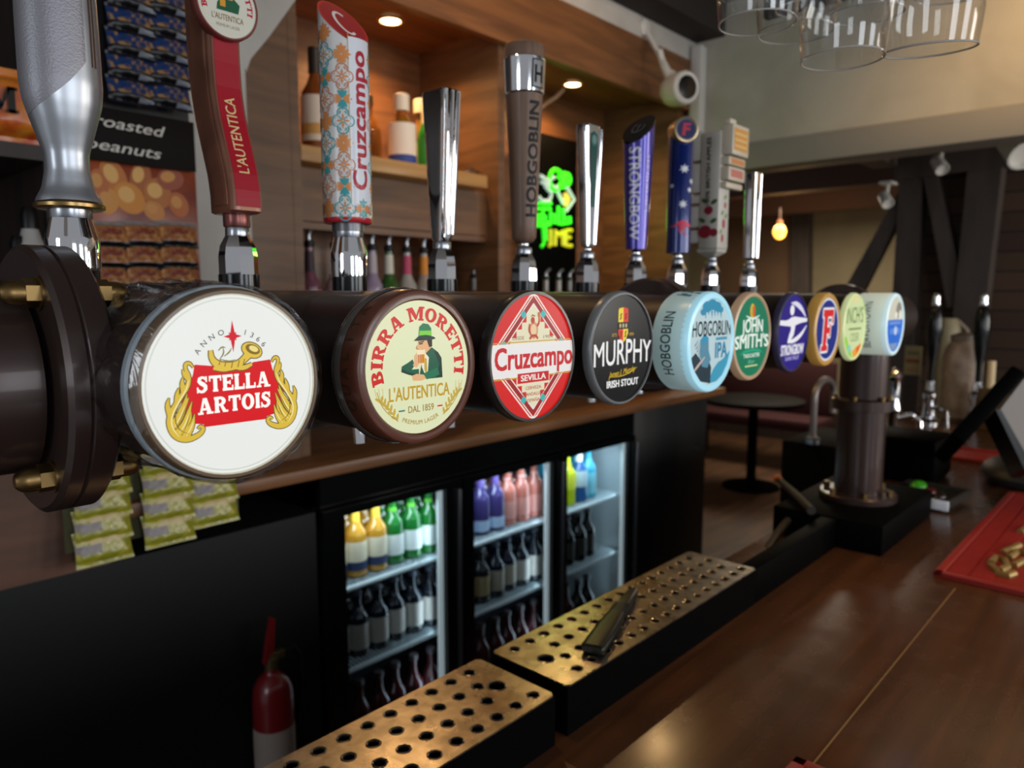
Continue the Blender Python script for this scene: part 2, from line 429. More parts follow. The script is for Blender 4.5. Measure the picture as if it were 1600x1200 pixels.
# ------------------------------------------------------------------ the beer font: rail, flanges, column
RY, RZ, RR = .63, 1.558, .067
font = thing('beer_font', 'dark bronze beer font rail on a round column with bolted flanges above the drip trays', 'beer font', (2.08, RY, 1.0))
MB().lathe([(RR, -.5), (RR, .146), (RR, .150)], Matrix.Translation((0, RY, RZ)) @ AXX, 48).build('rail_end_pipe', BRONZE, font, world=True)
mb = MB(); mb.lathe([(RR, .215), (RR, 2.30), (RR-.006, 2.306)], Matrix.Translation((0, RY, RZ)) @ AXX, 48)
mb.build('rail', BARREL, font, world=True)
def flange(x0, r, nuts, name='flange'):
    mb = MB(); Mx = Matrix.Translation((x0, RY, RZ)) @ AXX
    mb.lathe([(r-.004, 0), (r, .003), (r, .0125), (r-.0015, .014), (r, .0155), (r, .030), (r-.004, .033)], Mx, 64)
    f = mb.build(name, BRONZE, font, world=True)
    for a in nuts:
        c = Vector((x0, RY+(r-.017)*math.cos(a), RZ+(r-.017)*math.sin(a)))
        for sgn in (-1, 1):
            m2 = MB(); q = Matrix.Translation(c+Vector((.033 if sgn > 0 else 0, 0, 0))) @ Matrix.Rotation(R(90*sgn), 4, 'Y')
            m2.lathe([(.0115, 0), (.0115, .0015)], q, 20)
            m2.lathe([(.0100, .0015), (.0100, .010)], q, 6)
            m2.lathe([(.0085, .010), (.0085, .016), (.0075, .020), (.0045, .0235), (0, .0245)], q, 16)
            m2.build('acorn_nut', BRASS, f, world=True)
    return f
flange(.1545, .099, [R(a) for a in (129, 51, -51, -129)])
flange(1.00, .090, [])
flange(1.86, .090, [])
mb = MB(); mb.lathe([(.060, 1.09), (.060, 1.28), (.060, 1.56)], Matrix.Translation((2.08, RY, 0)), 40)
mb.build('column', BRONZE, font, world=True)
mb = MB(); mb.lathe([(.060, 1.315), (.075, 1.318), (.075, 1.345), (.060, 1.35)], Matrix.Translation((2.08, RY, 0)), 40, False, False)
cl = mb.build('collar', BRONZE, font, world=True)
for a in range(0, 360, 60):
    MB().cyl((2.08+.0675*math.cos(R(a)), RY+.0675*math.sin(R(a)), 1.345), (2.08+.0675*math.cos(R(a)), RY+.0675*math.sin(R(a)), 1.357), .006, seg=8).build('bolt', BRASS, cl, world=True)
mb = MB(); mb.lathe([(.098, 1.075), (.098, 1.088), (.094, 1.092)], Matrix.Translation((2.08, RY, 0)), 40)
bp = mb.build('base_plate', BRONZE, font, world=True)
for a in range(30, 390, 60):
    MB().cyl((2.08+.082*math.cos(R(a)), RY+.082*math.sin(R(a)), 1.09), (2.08+.082*math.cos(R(a)), RY+.082*math.sin(R(a)), 1.106), .009, seg=6).build('bolt', BRASS, bp, world=True)
MB().box(1.845, 2.30, .497, .765, 1.0, 1.075, .004).build('base_box', BLACKMT, font, world=True)

# ------------------------------------------------------------------ illuminated tap badges
BZ, BR = 1.5605, .065
def barrel(mb, yfront, r, seg=48, y0=None):
    """hollow drum from the round rail out to local y=yfront (negative y is towards the customer)"""
    t = bmesh.new(); A, B = [], []
    for i in range(seg):
        a = 2*math.pi*i/seg; x, z = r*math.cos(a), r*math.sin(a)
        yb = (RY-math.sqrt(max(1e-6, RR**2-(z+BZ-RZ)**2)))-.47+.003 if y0 is None else y0
        A.append(t.verts.new((x, yb, z))); B.append(t.verts.new((x, yfront, z)))
    for i in range(seg):
        j = (i+1) % seg; t.faces.new((A[i], B[i], B[j], A[j]))
    t.faces.new(list(reversed(B))); t.faces.new(A)
    bmesh.ops.recalc_face_normals(t, faces=t.faces)
    return mb.add(t)

def badge(x, label, rim=None, rimcol='#2b2320', face_r=.94, facecol='#ffffff', front=0.0, ring=.010, emit=.7, barrelr=.0605, drum=None, drum_emit=0, rim_emit=0, dome=.0):
    th = thing('tap_badge', label, 'tap badge', (x, .47, BZ), 'illuminated badges along the beer font')
    mb = MB(); barrel(mb, front+(drum[1] if drum else ring), barrelr)
    mb.build('barrel', BARREL, th)
    if drum:
        mb = MB(); mb.lathe([(BR*.97, -(front+drum[1])), (BR, -(front+drum[1])+.003), (BR, -front-.008), (BR*.985, -front-.003)], AXY, 56)
        dr = mb.build('drum', mat('badge_drum', drum[0], .3, emit=drum_emit), th)
    else: dr = None
    # moulded rim
    y1 = -front; y0 = y1-ring; f = face_r*BR
    mb = MB(); mb.lathe([(BR-.002, y0), (BR, y0+.002), (BR, y1-.004), (BR-.0015, y1-.001), (BR-.004, y1), (f+.001, y1), (f-.0005, y1-.0015), (f-.0005, y0)], AXY, 64, True, True)
    rm = mb.build('rim', mat('badge_rim', rimcol, .3, coat=.2, emit=rim_emit), th)
    mb = MB(); n = 8
    mb.lathe([(f-.0002, y1-.004)]+[(f*math.cos(k/n*math.pi/2)-.0002*(k < n), y1-.002+dome*math.sin(k/n*math.pi/2)) for k in range(0, n)]+[(0, y1-.002+dome)], AXY, 64, True, False)
    fc = mb.build('face', lens(facecol, emit) if emit else mat('badge_face', facecol, .22, spec=.25), th)
    def fn(u, v, L):
        rr = min(1, math.hypot(u, v)*BR/f)
        return (u*BR, -(y1-.002+dome*math.sqrt(max(0, 1-rr*rr))+.0002+L*.00007), v*BR)
    return th, fc, fn, dr
def artemit(a, name, fc, fn, e, clip=None): return a.build(name, fc, fn, e*1.35, .35, .08, clip=clip)

BX = [.237, .400, .545, .700, .872, 1.036, 1.188, 1.341, 1.484, 1.672]
# 1 --- white face, red ribbon panel, gold scrolls
th, fc, fn, _ = badge(BX[0], 'large white tap badge with red ribbon panel, gold scrolls and crumpled cling film', rimcol='#6b543c', face_r=.955, facecol='#f2f4ee', ring=.016, emit=.68, barrelr=.063)
MB().lathe([(.0652, -.020), (.0668, -.018), (.0668, -.012), (.0652, -.010)], AXY, 64, False, False).build('bezel_ring', mat('pale_ring', '#b9c6cf', .35), th)
a = Art(); a.band(0, 0, .945, .925, 0, 360, '#cfcbb4', 0, 64); a.band(0, 0, .90, .885, 0, 360, '#d9ddd4', 0, 64)
artemit(a, 'moulded_edge', fc, fn, .5)
a = Art()
panel = [(-.41, .235), (-.20, .205), (-.14, .17), (-.05, .155), (.06, .155), (.14, .18), (.22, .22), (.41, .235), (.43, .14), (.47, .05), (.54, -.08), (.58, -.2), (.56, -.3), (.48, -.35), (.35, -.375), (.33, -.405), (-.33, -.405), (-.35, -.375), (-.48, -.35), (-.56, -.3), (-.58, -.2), (-.54, -.08), (-.47, .05), (-.43, .14)]
a.poly([(x*1.0, y) for x, y in panel], '#d80f18', 1)
a.slab('STELLA', 0, -.055, .165, '#fffdf6', 3, w=.80, serif=.45, gap=.07)
a.slab('ARTOIS', 0, -.275, .165, '#fffdf6', 3, w=.80, serif=.45, gap=.07)
a.text('ANNO', 0, .10, .055, '#3a3a3a', 2, arc=(.43, 125, True), space=1.9)
a.text('1366', 0, .10, .055, '#3a3a3a', 2, arc=(.43, 56, True), space=1.9)
artemit(a, 'lettering', fc, fn, .55)
a = Art()
for an, l1, l2, wd in ((90, .165, .165, .030), (0, .10, .10, .030), (45, .062, .062, .026), (135, .062, .062, .026)):
    c_, q_ = math.cos(R(an)), math.sin(R(an))
    a.poly([(l1*c_, .50+l1*q_), (-wd*q_, .50+wd*c_), (-l2*c_, .50-l2*q_), (wd*q_, .50-wd*c_)], '#d8182a', 3)
for s in (-1, 1):
    for col, dw, L in (('#5d4c20', .018, 1.5), ('#e3bf3e', 0, 2.0)):
        B = lambda p, w: a.brush([(s*x, y) for x, y in p], [q+dw for q in w], col, L, 2)
        B([(.425, .205), (.455, .255), (.50, .25), (.505, .20), (.465, .12), (.49, .02), (.58, -.10), (.665, -.22), (.69, -.33), (.64, -.46), (.52, -.515), (.39, -.475), (.345, -.415), (.385, -.385), (.415, -.415)], [.012, .028, .034, .03, .034, .046, .05, .055, .062, .062, .056, .046, .036, .026, .012])
        for leaf in ([(.655, -.36), (.585, -.27), (.535, -.17), (.50, -.05)], [(.62, -.44), (.535, -.36), (.50, -.26), (.455, -.13)], [(.55, -.50), (.50, -.42), (.46, -.36), (.435, -.26)], [(.60, -.14), (.60, -.05), (.575, .02)], [(.53, -.03), (.545, .06), (.53, .12)], [(.475, .10), (.52, .15), (.53, .20)], [(.675, -.24), (.70, -.14), (.675, -.07)], [(.57, -.22), (.52, -.14), (.485, -.09)], [(.52, -.34), (.485, -.30), (.47, -.23)]):
            B(leaf, [.078, .076, .046, .004] if len(leaf) == 4 else [.056, .042, .004])
    for hl in ([(.475, .09), (.50, .0), (.585, -.12), (.665, -.26), (.665, -.37), (.60, -.47)], [(.64, -.36), (.575, -.27), (.53, -.17)], [(.60, -.43), (.53, -.35), (.495, -.25)], [(.53, -.47), (.48, -.40), (.45, -.33)]):
        a.brush([(s*x, y) for x, y in hl], [.004]+[.013]*(len(hl)-2)+[.003], '#fbf1b4', 2.6, 2)
    for dk in ([(.50, -.03), (.60, -.17), (.635, -.29), (.60, -.40), (.50, -.455)], [(.61, -.36), (.555, -.26), (.52, -.18)], [(.55, -.42), (.51, -.34), (.475, -.25)]):
        a.brush([(s*x, y) for x, y in dk], [.003]+[.009]*(len(dk)-2)+[.002], '#6a5420', 2.7, 2)
for col, dw, L in (('#6d5a28', .022, 1.6), ('#e9c648', 0, 2.2)):
    a.brush([(-.24, .37), (-.235, .28), (-.17, .21), (-.05, .185), (.05, .205), (.12, .26), (.19, .33)], [q+dw for q in (.035, .055, .075, .085, .075, .065, .10)], col, L, 2)
    a.ell(.205, .345, .115+dw/2, .075+dw/2, col, L+.1, 28, R(-24))
    a.brush([(-.22, .185), (-.10, .16), (0, .185), (.10, .16), (.20, .20)], [q+dw for q in (.03, .05, .04, .05, .03)], col, L-.1, 2)
a.ell(.215, .355, .085, .05, '#8a6a1e', 2.6, 24, R(-24)); a.ell(.225, .36, .055, .03, '#f6e38a', 2.7, 20, R(-24))
for p in ([(-.15, .27), (-.10, .33), (-.11, .40)], [(-.10, .30), (-.04, .34), (-.02, .38)], [(-.16, .36), (-.12, .40), (-.08, .385)], [(-.14, .27), (-.05, .24), (.02, .26)]): a.brush(p, [.008, .018, .004], '#8b8148', 2.4, 2)
for x in (-.16, -.10, -.03, .04, .10): a.brush([(x, .165+abs(x)*.3), (x+.02, .24+abs(x)*.2)], .012, '#9c7d28', 2.6)
artemit(a, 'emblem', fc, fn, .5)
# cling film wrapped round the drum
film = thin_glass('cling_film', (.92, .92, .92), 1.45, .12, 4.0, .55, 16)
t = bmesh.new(); rr = random.Random(7); rows = []
segs = 168
for j, yy in enumerate([.108, .09, .072, .055, .038, .022, .010, .001, -.003]):
    ring = []
    for i in range(segs):
        an = 2*math.pi*i/segs
        rad = .0663+.0042*abs(math.sin(an*7+j*.55)*math.sin(an*3.0-j*.8))**1.5+.0014*abs(math.sin(an*17+j*1.3))
        if j >= 6: rad = .0672+.0008*abs(math.sin(an*13))
        if j == 8: rad = .0645
        if j <= 1: rad += .003*abs(math.sin(an*5+1))
        zz = rad*math.sin(an); yb = (RY-math.sqrt(max(1e-5, RR**2-min(abs(zz), RR*.98)**2)))-.47
        ring.append(t.verts.new((rad*math.cos(an), min(yy, yb-.002) if j else min(yy, yb), zz)))
    rows.append(ring)
for A_, B_ in zip(rows, rows[1:]):
    for i in range(segs): t.faces.new((A_[i], B_[i], B_[(i+1) % segs], A_[(i+1) % segs]))
bmesh.ops.recalc_face_normals(t, faces=t.faces)
mb = MB(); mb.add(t); mb.build('cling_film', film, th, angle=24)['label'] = 'clear crumpled cling film'

# 2 --- brown rim, cream face, red slab lettering in an arc
th, fc, fn, _ = badge(BX[1], 'cream tap badge with thick brown rim, red arched lettering and a drinker in green hat', rimcol='#5d3426', face_r=.865, facecol='#eef2c4', ring=.030, emit=.60, rim_emit=.02)
MB().lathe([(.0655, -.034), (.0672, -.030), (.0672, -.026), (.0655, -.022)], AXY, 64, False, False).build('plastic_ring', mat('clear_edge', '#55504c', .12, coat=.6), th)
a = Art()
for i, ch in enumerate('QUALITA'): a.text(ch, R(i*12-25)*.0655, -.005, .010, '#4a3a2a', 0)
a.build('lettering', th, lambda u, v, L: (-.0657*math.cos(u/.0655), .016+v, .0657*math.sin(u/.0655)), 0, .4)
a = Art()
a.slab('BIRRA MORETTI', 0, 0, .178, '#d2201c', 2, w=2.16, arc=(.60, 92, True), gap=.09, serif=.8)
a.text("L'AUTENTICA", 0, -.40, .165, '#c39a1c', 2, w=1.02, bold=.018)
a.text('DAL 1859', .01, -.575, .085, '#9a7b24', 2, w=.43, bold=.006)
a.rect(-.36, -.545, -.26, -.525, '#3f7f74', 2); a.rect(.29, -.545, .38, -.525, '#d02c3a', 2)
a.text('PREMIUM LAGER', 0, 0, .055, '#a8892f', 2, arc=(.74, 270, False), space=1.1, bold=.006)
artemit(a, 'lettering', fc, fn, .5)
a = Art()
G, GD, SK, SKD = '#0f5a40', '#08352a', '#e8b27e', '#b0713f'
a.poly([(-.10, .345), (-.02, .40), (.10, .415), (.24, .385), (.275, .36), (.20, .345), (.05, .335)], GD, 3)
a.poly([(-.02, .40), (-.005, .52), (.06, .565), (.15, .55), (.195, .50), (.205, .395), (.10, .41)], '#1d7a4e', 3.1)
a.poly([(-.01, .41), (0, .47), (.195, .465), (.205, .40), (.10, .415)], '#7cd23a', 3.2)
a.poly([(-.03, .34), (-.035, .27), (-.05, .24), (-.03, .20), (.02, .165), (.07, .15), (.17, .20), (.20, .27), (.21, .345)], SK, 3)
a.poly([(.12, .345), (.21, .345), (.21, .26), (.16, .25), (.14, .29)], '#2b1a12', 3.2)
a.brush([(-.04, .215), (-.005, .205), (.05, .225)], [.012, .03, .012], '#3a2416', 3.3)
a.brush([(-.015, .30), (.05, .305)], .016, '#3a2416', 3.3); a.brush([(-.02, .32), (.07, .33)], .014, '#2b1a12', 3.3)
a.brush([(-.045, .28), (-.06, .245), (-.03, .235)], .014, SKD, 3.3)
a.poly([(.08, .16), (.20, .25), (.31, .18), (.37, .10), (.385, -.16), (.08, -.16), (-.02, -.13), (.02, .02)], G, 3)
a.poly([(.24, .2), (.31, .18), (.37, .10), (.385, -.16), (.27, -.16), (.33, .02)], GD, 3.1)
a.poly([(.02, .13), (.09, .18), (.15, .12), (.13, -.06), (.07, -.08), (.03, .0)], '#f0ead0', 3.2)
a.poly([(.075, .11), (.11, .11), (.12, -.05), (.09, -.09), (.07, -.03)], '#c7a63a', 3.3)
a.poly([(-.30, .03), (-.20, .07), (-.12, .11), (-.09, .03), (-.14, -.02), (-.02, -.02), (-.02, -.13), (-.20, -.08), (-.31, -.04)], G, 3.1)
a.poly([(-.30, .0), (-.31, -.04), (-.20, -.08), (-.02, -.13), (-.03, -.09), (-.2, -.05)], GD, 3.2)
a.poly([(-.10, .07), (-.06, .19), (.0, .18), (.01, .07), (-.06, .0), (-.12, .03)], SK, 3.3)
a.poly([(-.05, .20), (.085, .21), (.075, .05), (-.045, .05)], '#e7a02a', 3.2)
a.rect(-.05, .165, .087, .225, '#f6e6c0', 3.35)
for x in (-.02, .015, .05): a.brush([(x, .06), (x, .16)], .014, '#b8501a', 3.4)
a.brush([(-.05, .17), (-.085, .15), (-.085, .10), (-.05, .08)], .02, SK, 3.45)
a.poly([(-.14, -.10), (-.06, -.08), (.06, -.10), (.10, -.155), (.02, -.175), (-.12, -.165)], SK, 3.4)
a.poly([(.06, -.09), (.30, -.02), (.33, -.12), (.12, -.165), (.07, -.15)], '#17724f', 3.35)
for s in (-1, 1):
    cx = .01
    for k in range(6):
        t = k/5; x, y = s*(.66-.24*t), -.38-.25*t+.03*math.sin(t*3)
        for q in (-1, 1):
            a.ell(cx+x+q*.035*s*.8, y+.03*q*0+.02, .050, .018, '#c9ab45', 2, 12, R(90+s*(-38)*q-s*25))
    a.brush([(cx+s*.70, -.26), (cx+s*.66, -.40), (cx+s*.55, -.54), (cx+s*.38, -.66)], .010, '#b39432', 2.2, 2)
    for k in range(3): a.brush([(cx+s*(.70-.045*k), -.36), (cx+s*(.735-.06*k), -.22)], .006, '#c9ab45', 2)
artemit(a, 'emblem', fc, fn, .5)

# 3 --- red face with cream diamond and white band
th, fc, fn, _ = badge(BX[2], 'red tap badge with cream diamond and white band of red script lettering', rimcol='#2c2724', face_r=.965, facecol='#e0201f', ring=.014, emit=.60)
RED, DR, CRM, TEAL, WH = '#e0201f', '#a8282a', '#f3ecc9', '#3fc0bd', '#fff6ec'
a = Art()
def clipp(p, r=.955):
    return [((x, y) if math.hypot(x, y) < r else (x*r/math.hypot(x, y), y*r/math.hypot(x, y))) for x, y in p]
for sx in (-1, 1):
    for sy in (-1, 1):
        for d, w, c, L in ((.99, .024, WH, 1), (.865, .10, DR, 1), (.93, .018, WH, 1.1), (.80, .018, WH, 1.1)):
            p = [(sx*d*t, sy*d*(1-t)) for t in [i/12 for i in range(13)]]
            a.brush(clipp(p, .94), w, c, L)
        a.poly([(sx*x, sy*y) for x, y in [(0, .80), (.16, .64), (.16, .52), (.26, .52), (.26, .42), (.38, .42), (.38, .30), (.50, .30), (.50, .2), (0, .2)]], CRM, .9)
        for t in (.26, .76): a.poly([(sx*(.865*t+dx), sy*(.865*(1-t)+dy)) for dx, dy in ((0, .07), (.07, 0), (0, -.07), (-.07, 0))], TEAL, 2)
a.poly([(-.52, -.3), (.52, -.3), (.52, .3), (-.52, .3)], CRM, .95)
a.build('diamond_pattern', fc, fn, .58, .35, .08)
a = Art()
a.poly(clipp([(-1.1, -.30), (1.1, -.30)]+[(1.1, .24), (-1.1, .24)]), '#fbf6f2', 3)
pts = [(.955*math.cos(R(t)), .955*math.sin(R(t))) for t in range(-17, 15, 2)]
a.poly([(x, y) for x, y in pts]+[(-x, y) for x, y in reversed(pts)], '#fbf6f2', 3)
for y in (.235, -.295): a.brush([(-.90, y), (.90, y)], .016, '#d7a93b', 3.5)
a.text('Cruzcampo', .05, -.155, .31, '#d5202a', 4, w=1.80, bold=.03)
a.rect(-.36, -.385, .36, -.235, '#d5202a', 4); a.text('SEVILLA', 0, -.35, .085, '#fff6ec', 5, w=.58, bold=.03)
a.text('DESDE', -.34, .27, .05, '#8d6a4a', 4, w=.25); a.text('1904', .34, .27, .05, '#8d6a4a', 4, w=.22)
for k, s_ in enumerate(('CERVEZA', 'DE ANDALUCÍA', 'ESPAÑA')): a.text(s_, 0, -.49-k*.095, .048, '#c0503c', 4, w=(.36, .56, .30)[k], bold=.01)
a.build('lettering', fc, fn, .58, .35, .08)
a = Art(); FR = '#c5482e'
a.ell(0, .40, .10, .13, '#e59a6a', 4); a.ell(0, .40, .065, .09, '#f6d9ae', 4.1)
a.ell(-.02, .55, .045, .05, FR, 4.2); a.brush([(-.09, .50), (-.11, .40), (-.06, .33)], [.03, .045, .02], FR, 4.2, 1)
a.brush([(.08, .46), (.13, .52), (.12, .62)], [.045, .04, .03], FR, 4.2, 1); a.rect(.09, .60, .15, .67, '#c9762c', 4.3)
a.brush([(-.05, .60), (-.03, .63), (.03, .61)], .02, '#a83220', 4.3); a.brush([(-.09, .27), (-.04, .32), (.05, .32), (.10, .27)], .04, FR, 4.2)
a.build('emblem', fc, fn, .58, .35, .08)

# 4 --- black stout badge
th, fc, fn, _ = badge(BX[3], 'glossy black tap badge with big white lettering under a quartered shield', rimcol='#77797a', face_r=.945, facecol='#08090a', ring=.012, emit=0)
a = Art()
a.text('MURPHY', .03, -.27, .37, '#f4f4f2', 2, w=1.76, bold=.008, arch=.16)
a.text('IRISH STOUT', .02, -.66, .115, '#f2f2f0', 2, w=.98, bold=.035)
a.text('ESTD', -.26, .22, .05, '#d9b13c', 2, w=.15); a.text('1856', .26, .22, .05, '#d9b13c', 2, w=.15)
artemit(a, 'lettering', fc, fn, .5)
a = Art()
a.text('James J. Murphy', 0, -.45, .09, '#e2bb2c', 2, w=.85, shear=.5, rot=5, bold=.012); a.brush([(-.42, -.47), (-.1, -.49), (.2, -.45), (.46, -.36)], [.004, .014, .018, .006], '#e2bb2c', 2, 2)
artemit(a, 'signature', fc, fn, .45)
a = Art(); RD, YL = '#e03a22', '#f0d23a'
a.poly([(-.15, .66), (-.13, .70), (0, .715), (0, .44), (-.15, .44)], YL, 2); a.poly([(.15, .66), (.13, .70), (0, .715), (0, .44), (.15, .44)], RD, 2)
a.poly([(-.15, .34), (0, .34), (0, .10), (-.09, .16), (-.15, .26)], RD, 2); a.poly([(.15, .34), (0, .34), (0, .10), (.09, .16), (.15, .26)], YL, 2)
a.rect(-.15, .34, .15, .46, '#15130f', 2.5)
for x in (-.09, 0, .09): a.ell(x, .40, .03, .04, '#b9b089', 3, 12)
for x, y, c in ((-.075, .56, '#2a2410'), (.075, .56, '#5a120c'), (-.07, .25, '#5a120c'), (.07, .25, '#2a2410')): a.brush([(x-.03, y-.05), (x+.02, y-.02), (x-.02, y+.02), (x+.03, y+.05)], .026, c, 3, 1)
artemit(a, 'emblem', fc, fn, .5)

# 5 --- ice-blue drum badge (mascot left out)
th, fc, fn, dr = badge(BX[4], 'ice blue drum badge with black spiky lettering and turquoise splashes', rimcol='#a8dcec', face_r=.86, facecol='#cfe9ee', front=-.020, ring=.012, emit=.5, rim_emit=.40, drum=('#bfe0e2', .052), drum_emit=.18)
a = Art()
for k, (x, y, r) in enumerate(((-.2, .70, .2), (0, .74, .2), (.2, .70, .18), (.35, .64, .12), (-.36, .60, .12))): a.ell(x, y, r, r*.55, '#2b93b8', 1, 16)
for x in (-.40, -.28, -.16, -.02, .1, .22, .36): a.brush([(x, .62), (x+.02, .50+.04*math.sin(x*30))], [.07, .01], '#2b93b8', 1)
a.poly(clipp([(.25, -.80), (-.1, -.82), (.1, -.55), (.30, -.42), (.52, -.36), (.84, -.20), (.72, -.5), (.5, -.7)], .85), '#3fa3c4', 1)
a.poly(clipp([(-.80, -.28), (-.62, -.18), (-.40, -.34), (-.12, -.30), (.02, -.5), (.0, -.82), (-.4, -.75), (-.7, -.5)], .85), '#243844', 1.2)
a.poly([(-.46, .06), (-.30, .16), (-.12, .08), (-.10, -.16), (.0, -.34), (-.14, -.5), (-.36, -.46), (-.45, -.2)], '#5a93ac', 1.3)
a.poly([(-.40, .10), (-.26, .17), (-.13, .10), (-.15, .02), (-.36, .0)], '#2a9bc6', 1.4)
for k in range(5): a.brush([(-.66+k*.05, -.05-k*.06), (-.52+k*.03, .08-k*.05)], [.03, .006], '#4b6a78', 1.35)
a.brush([(-.70, -.55), (-.45, -.40), (-.25, -.28)], [.05, .07, .03], '#c9b8ac', 1.5, 1)
artemit(a, 'splash_pattern', fc, fn, .42)
a = Art(); a.text('HOBGOBLIN', .02, .13, .29, '#15191c', 3, w=1.58, bold=.012)
a.text('IPA', .42, -.32, .30, '#2f8fb8', 3, w=.52, bold=.03); a.rect(.18, .03, .66, .09, '#5aa9c8', 3)
artemit(a, 'lettering', fc, fn, .35)
a = Art(); a.text('HOBGOBLIN', 0, -.006, .014, '#2a3236', 0, w=.085, bold=.006)
a.build('lettering', dr, lambda u, v, L: (-(.0653+L*.0001)*math.cos(u/.065), .010+v, (.0653+L*.0001)*math.sin(u/.065)), 0, .4)
a = Art()
for k in range(9): a.brush([(.075+k*.004, -.012+.010*math.sin(k*2.2)), (.078+k*.004, .012*math.sin(k*1.7+1))], [.006, .002], '#5b8fa0', 0)
a.build('drum_pattern', dr, lambda u, v, L: (-(.0653+L*.0001)*math.cos(u/.065), .010+v, (.0653+L*.0001)*math.sin(u/.065)), 0, .4)

# 6 --- green
th, fc, fn, _ = badge(BX[5], 'green tap badge with tan rim and white arched lettering', rimcol='#c9a684', face_r=.90, facecol='#10805c', ring=.014, emit=.55, rim_emit=.14)
a = Art(); a.text('JOHN', 0, .10, .26, '#eaf6ea', 2, w=1.08, bold=.03, arch=.18); a.text("SMITH'S", 0, -.25, .26, '#eaf6ea', 2, w=1.74, bold=.03, arch=.18)
a.poly([(-.62, -.40), (-.4, -.30), (0, -.27), (.4, -.30), (.62, -.40), (.4, -.37), (0, -.345), (-.4, -.37)], '#1fa37a', 2)
a.text('TADCASTER', 0, -.47, .085, '#d7efdf', 2, w=.85, bold=.03); a.text('Bitter', 0, -.61, .09, '#7fcab0', 2, w=.34, shear=.3); a.rect(-.32, -.68, .32, -.65, '#d9e29a', 2)
artemit(a, 'lettering', fc, fn, .5)
a = Art(); a.ell(-.04, .58, .11, .16, '#f2b41e', 2); a.ell(.03, .57, .07, .14, '#e25a22', 2.2); a.ell(-.06, .58, .03, .12, '#7cc04a', 2.3)
a.brush([(-.35, .47), (-.15, .42), (0, .40), (.15, .42), (.35, .47)], [.02, .05, .06, .05, .02], '#d7efdf', 1.8, 1)
artemit(a, 'emblem', fc, fn, .5)

# 7 --- violet with archer
th, fc, fn, _ = badge(BX[6], 'violet tap badge with white archer silhouette drawing a bow', rimcol='#43405f', face_r=.945, facecol='#2c1e86', ring=.012, emit=.60)
a = Art(); a.text('STRONGBOW', 0, -.54, .24, '#eceaf4', 2, w=1.42, bold=.045); a.text('DARK FRUIT', 0, -.68, .09, '#b9b0e6', 2, w=.85, bold=.02)
artemit(a, 'lettering', fc, fn, .5)
a = Art(); Wc = '#f2f0f6'
a.ell(-.12, .56, .13, .13, Wc, 2); a.brush([(-.85, .27), (-.4, .24), (-.05, .28), (.4, .30), (.86, .30)], [.12, .13, .26, .14, .09], Wc, 2, 1)
a.brush([(-.08, .36), (-.02, .05), (-.2, -.12), (-.32, -.24)], [.30, .24, .18, .06], Wc, 2, 1); a.brush([(-.30, -.22), (.05, -.21), (.5, -.08), (.85, .16)], [.06, .12, .12, .03], Wc, 2, 2)
a.brush([(-.2, .74), (.15, .72), (.5, .58), (.76, .38)], [.02, .14, .13, .04], '#e4e0f4', 2, 2)
artemit(a, 'emblem', fc, fn, .5)

# 8 --- blue with red F
th, fc, fn, _ = badge(BX[7], 'blue tap badge with gold rim and a large red capital letter', rimcol='#c99a4c', face_r=.86, facecol='#22338c', ring=.020, emit=.55, rim_emit=.14)
a = Art(); a.band(0, 0, .885, .80, 0, 360, '#dfe3f2', .5, 40)
def slant(dx, dy, g, col, L, k=1.0):
    ps, adv = slab_glyph('F', .9)
    for p in ps: a.poly([((x-adv/2)*.92*k+(y-.5)*.10+dx, (y-.5)*1.02*k+dy) for x, y in p], col, L)
ps, adv = slab_glyph('F', .9)
for gx, gy in [(.055*math.cos(t*math.pi/6), .055*math.sin(t*math.pi/6)) for t in range(12)]: slant(gx, gy-.02, 0, '#f2f0ee', 2, 1.10)
slant(0, -.02, 0, '#d8262e', 3, 1.10)
artemit(a, 'lettering', fc, fn, .52)

# 9 --- pale green cider
th, fc, fn, _ = badge(BX[8], 'pale green tap badge with dark green lettering and orange splash', rimcol='#d5e2a8', face_r=.93, facecol='#dcebb0', ring=.012, emit=.60, rim_emit=.34)
a = Art(); a.poly(clipp([(-.9, -.2), (-.6, -.3), (-.42, -.55), (-.2, -.65), (-.1, -.95), (-.5, -.9), (-.9, -.5)], .92), '#9ad64a', 1)
a.poly(clipp([(-.1, -.72), (.2, -.60), (.55, -.55), (.75, -.5), (.4, -.85), (0, -.95)], .92), '#f0a23a', 1.2); a.poly(clipp([(.25, -.62), (.6, -.5), (.5, -.72), (.3, -.8)], .92), '#e8542c', 1.4)
a.ell(-.38, -.62, .14, .12, '#8fd0c4', 1.3); a.ell(0, .80, .2, .08, '#f3d89a', 1)
artemit(a, 'splash_pattern', fc, fn, .5)
a = Art(); a.text("INCH'S", 0, .12, .46, '#4f7d36', 2, w=1.45, bold=.0); a.rect(-.5, -.08, .6, -.03, '#6d8f4c', 2); a.text('CIDER', .05, -.42, .24, '#86a06a', 2, w=.75)
artemit(a, 'lettering', fc, fn, .4)

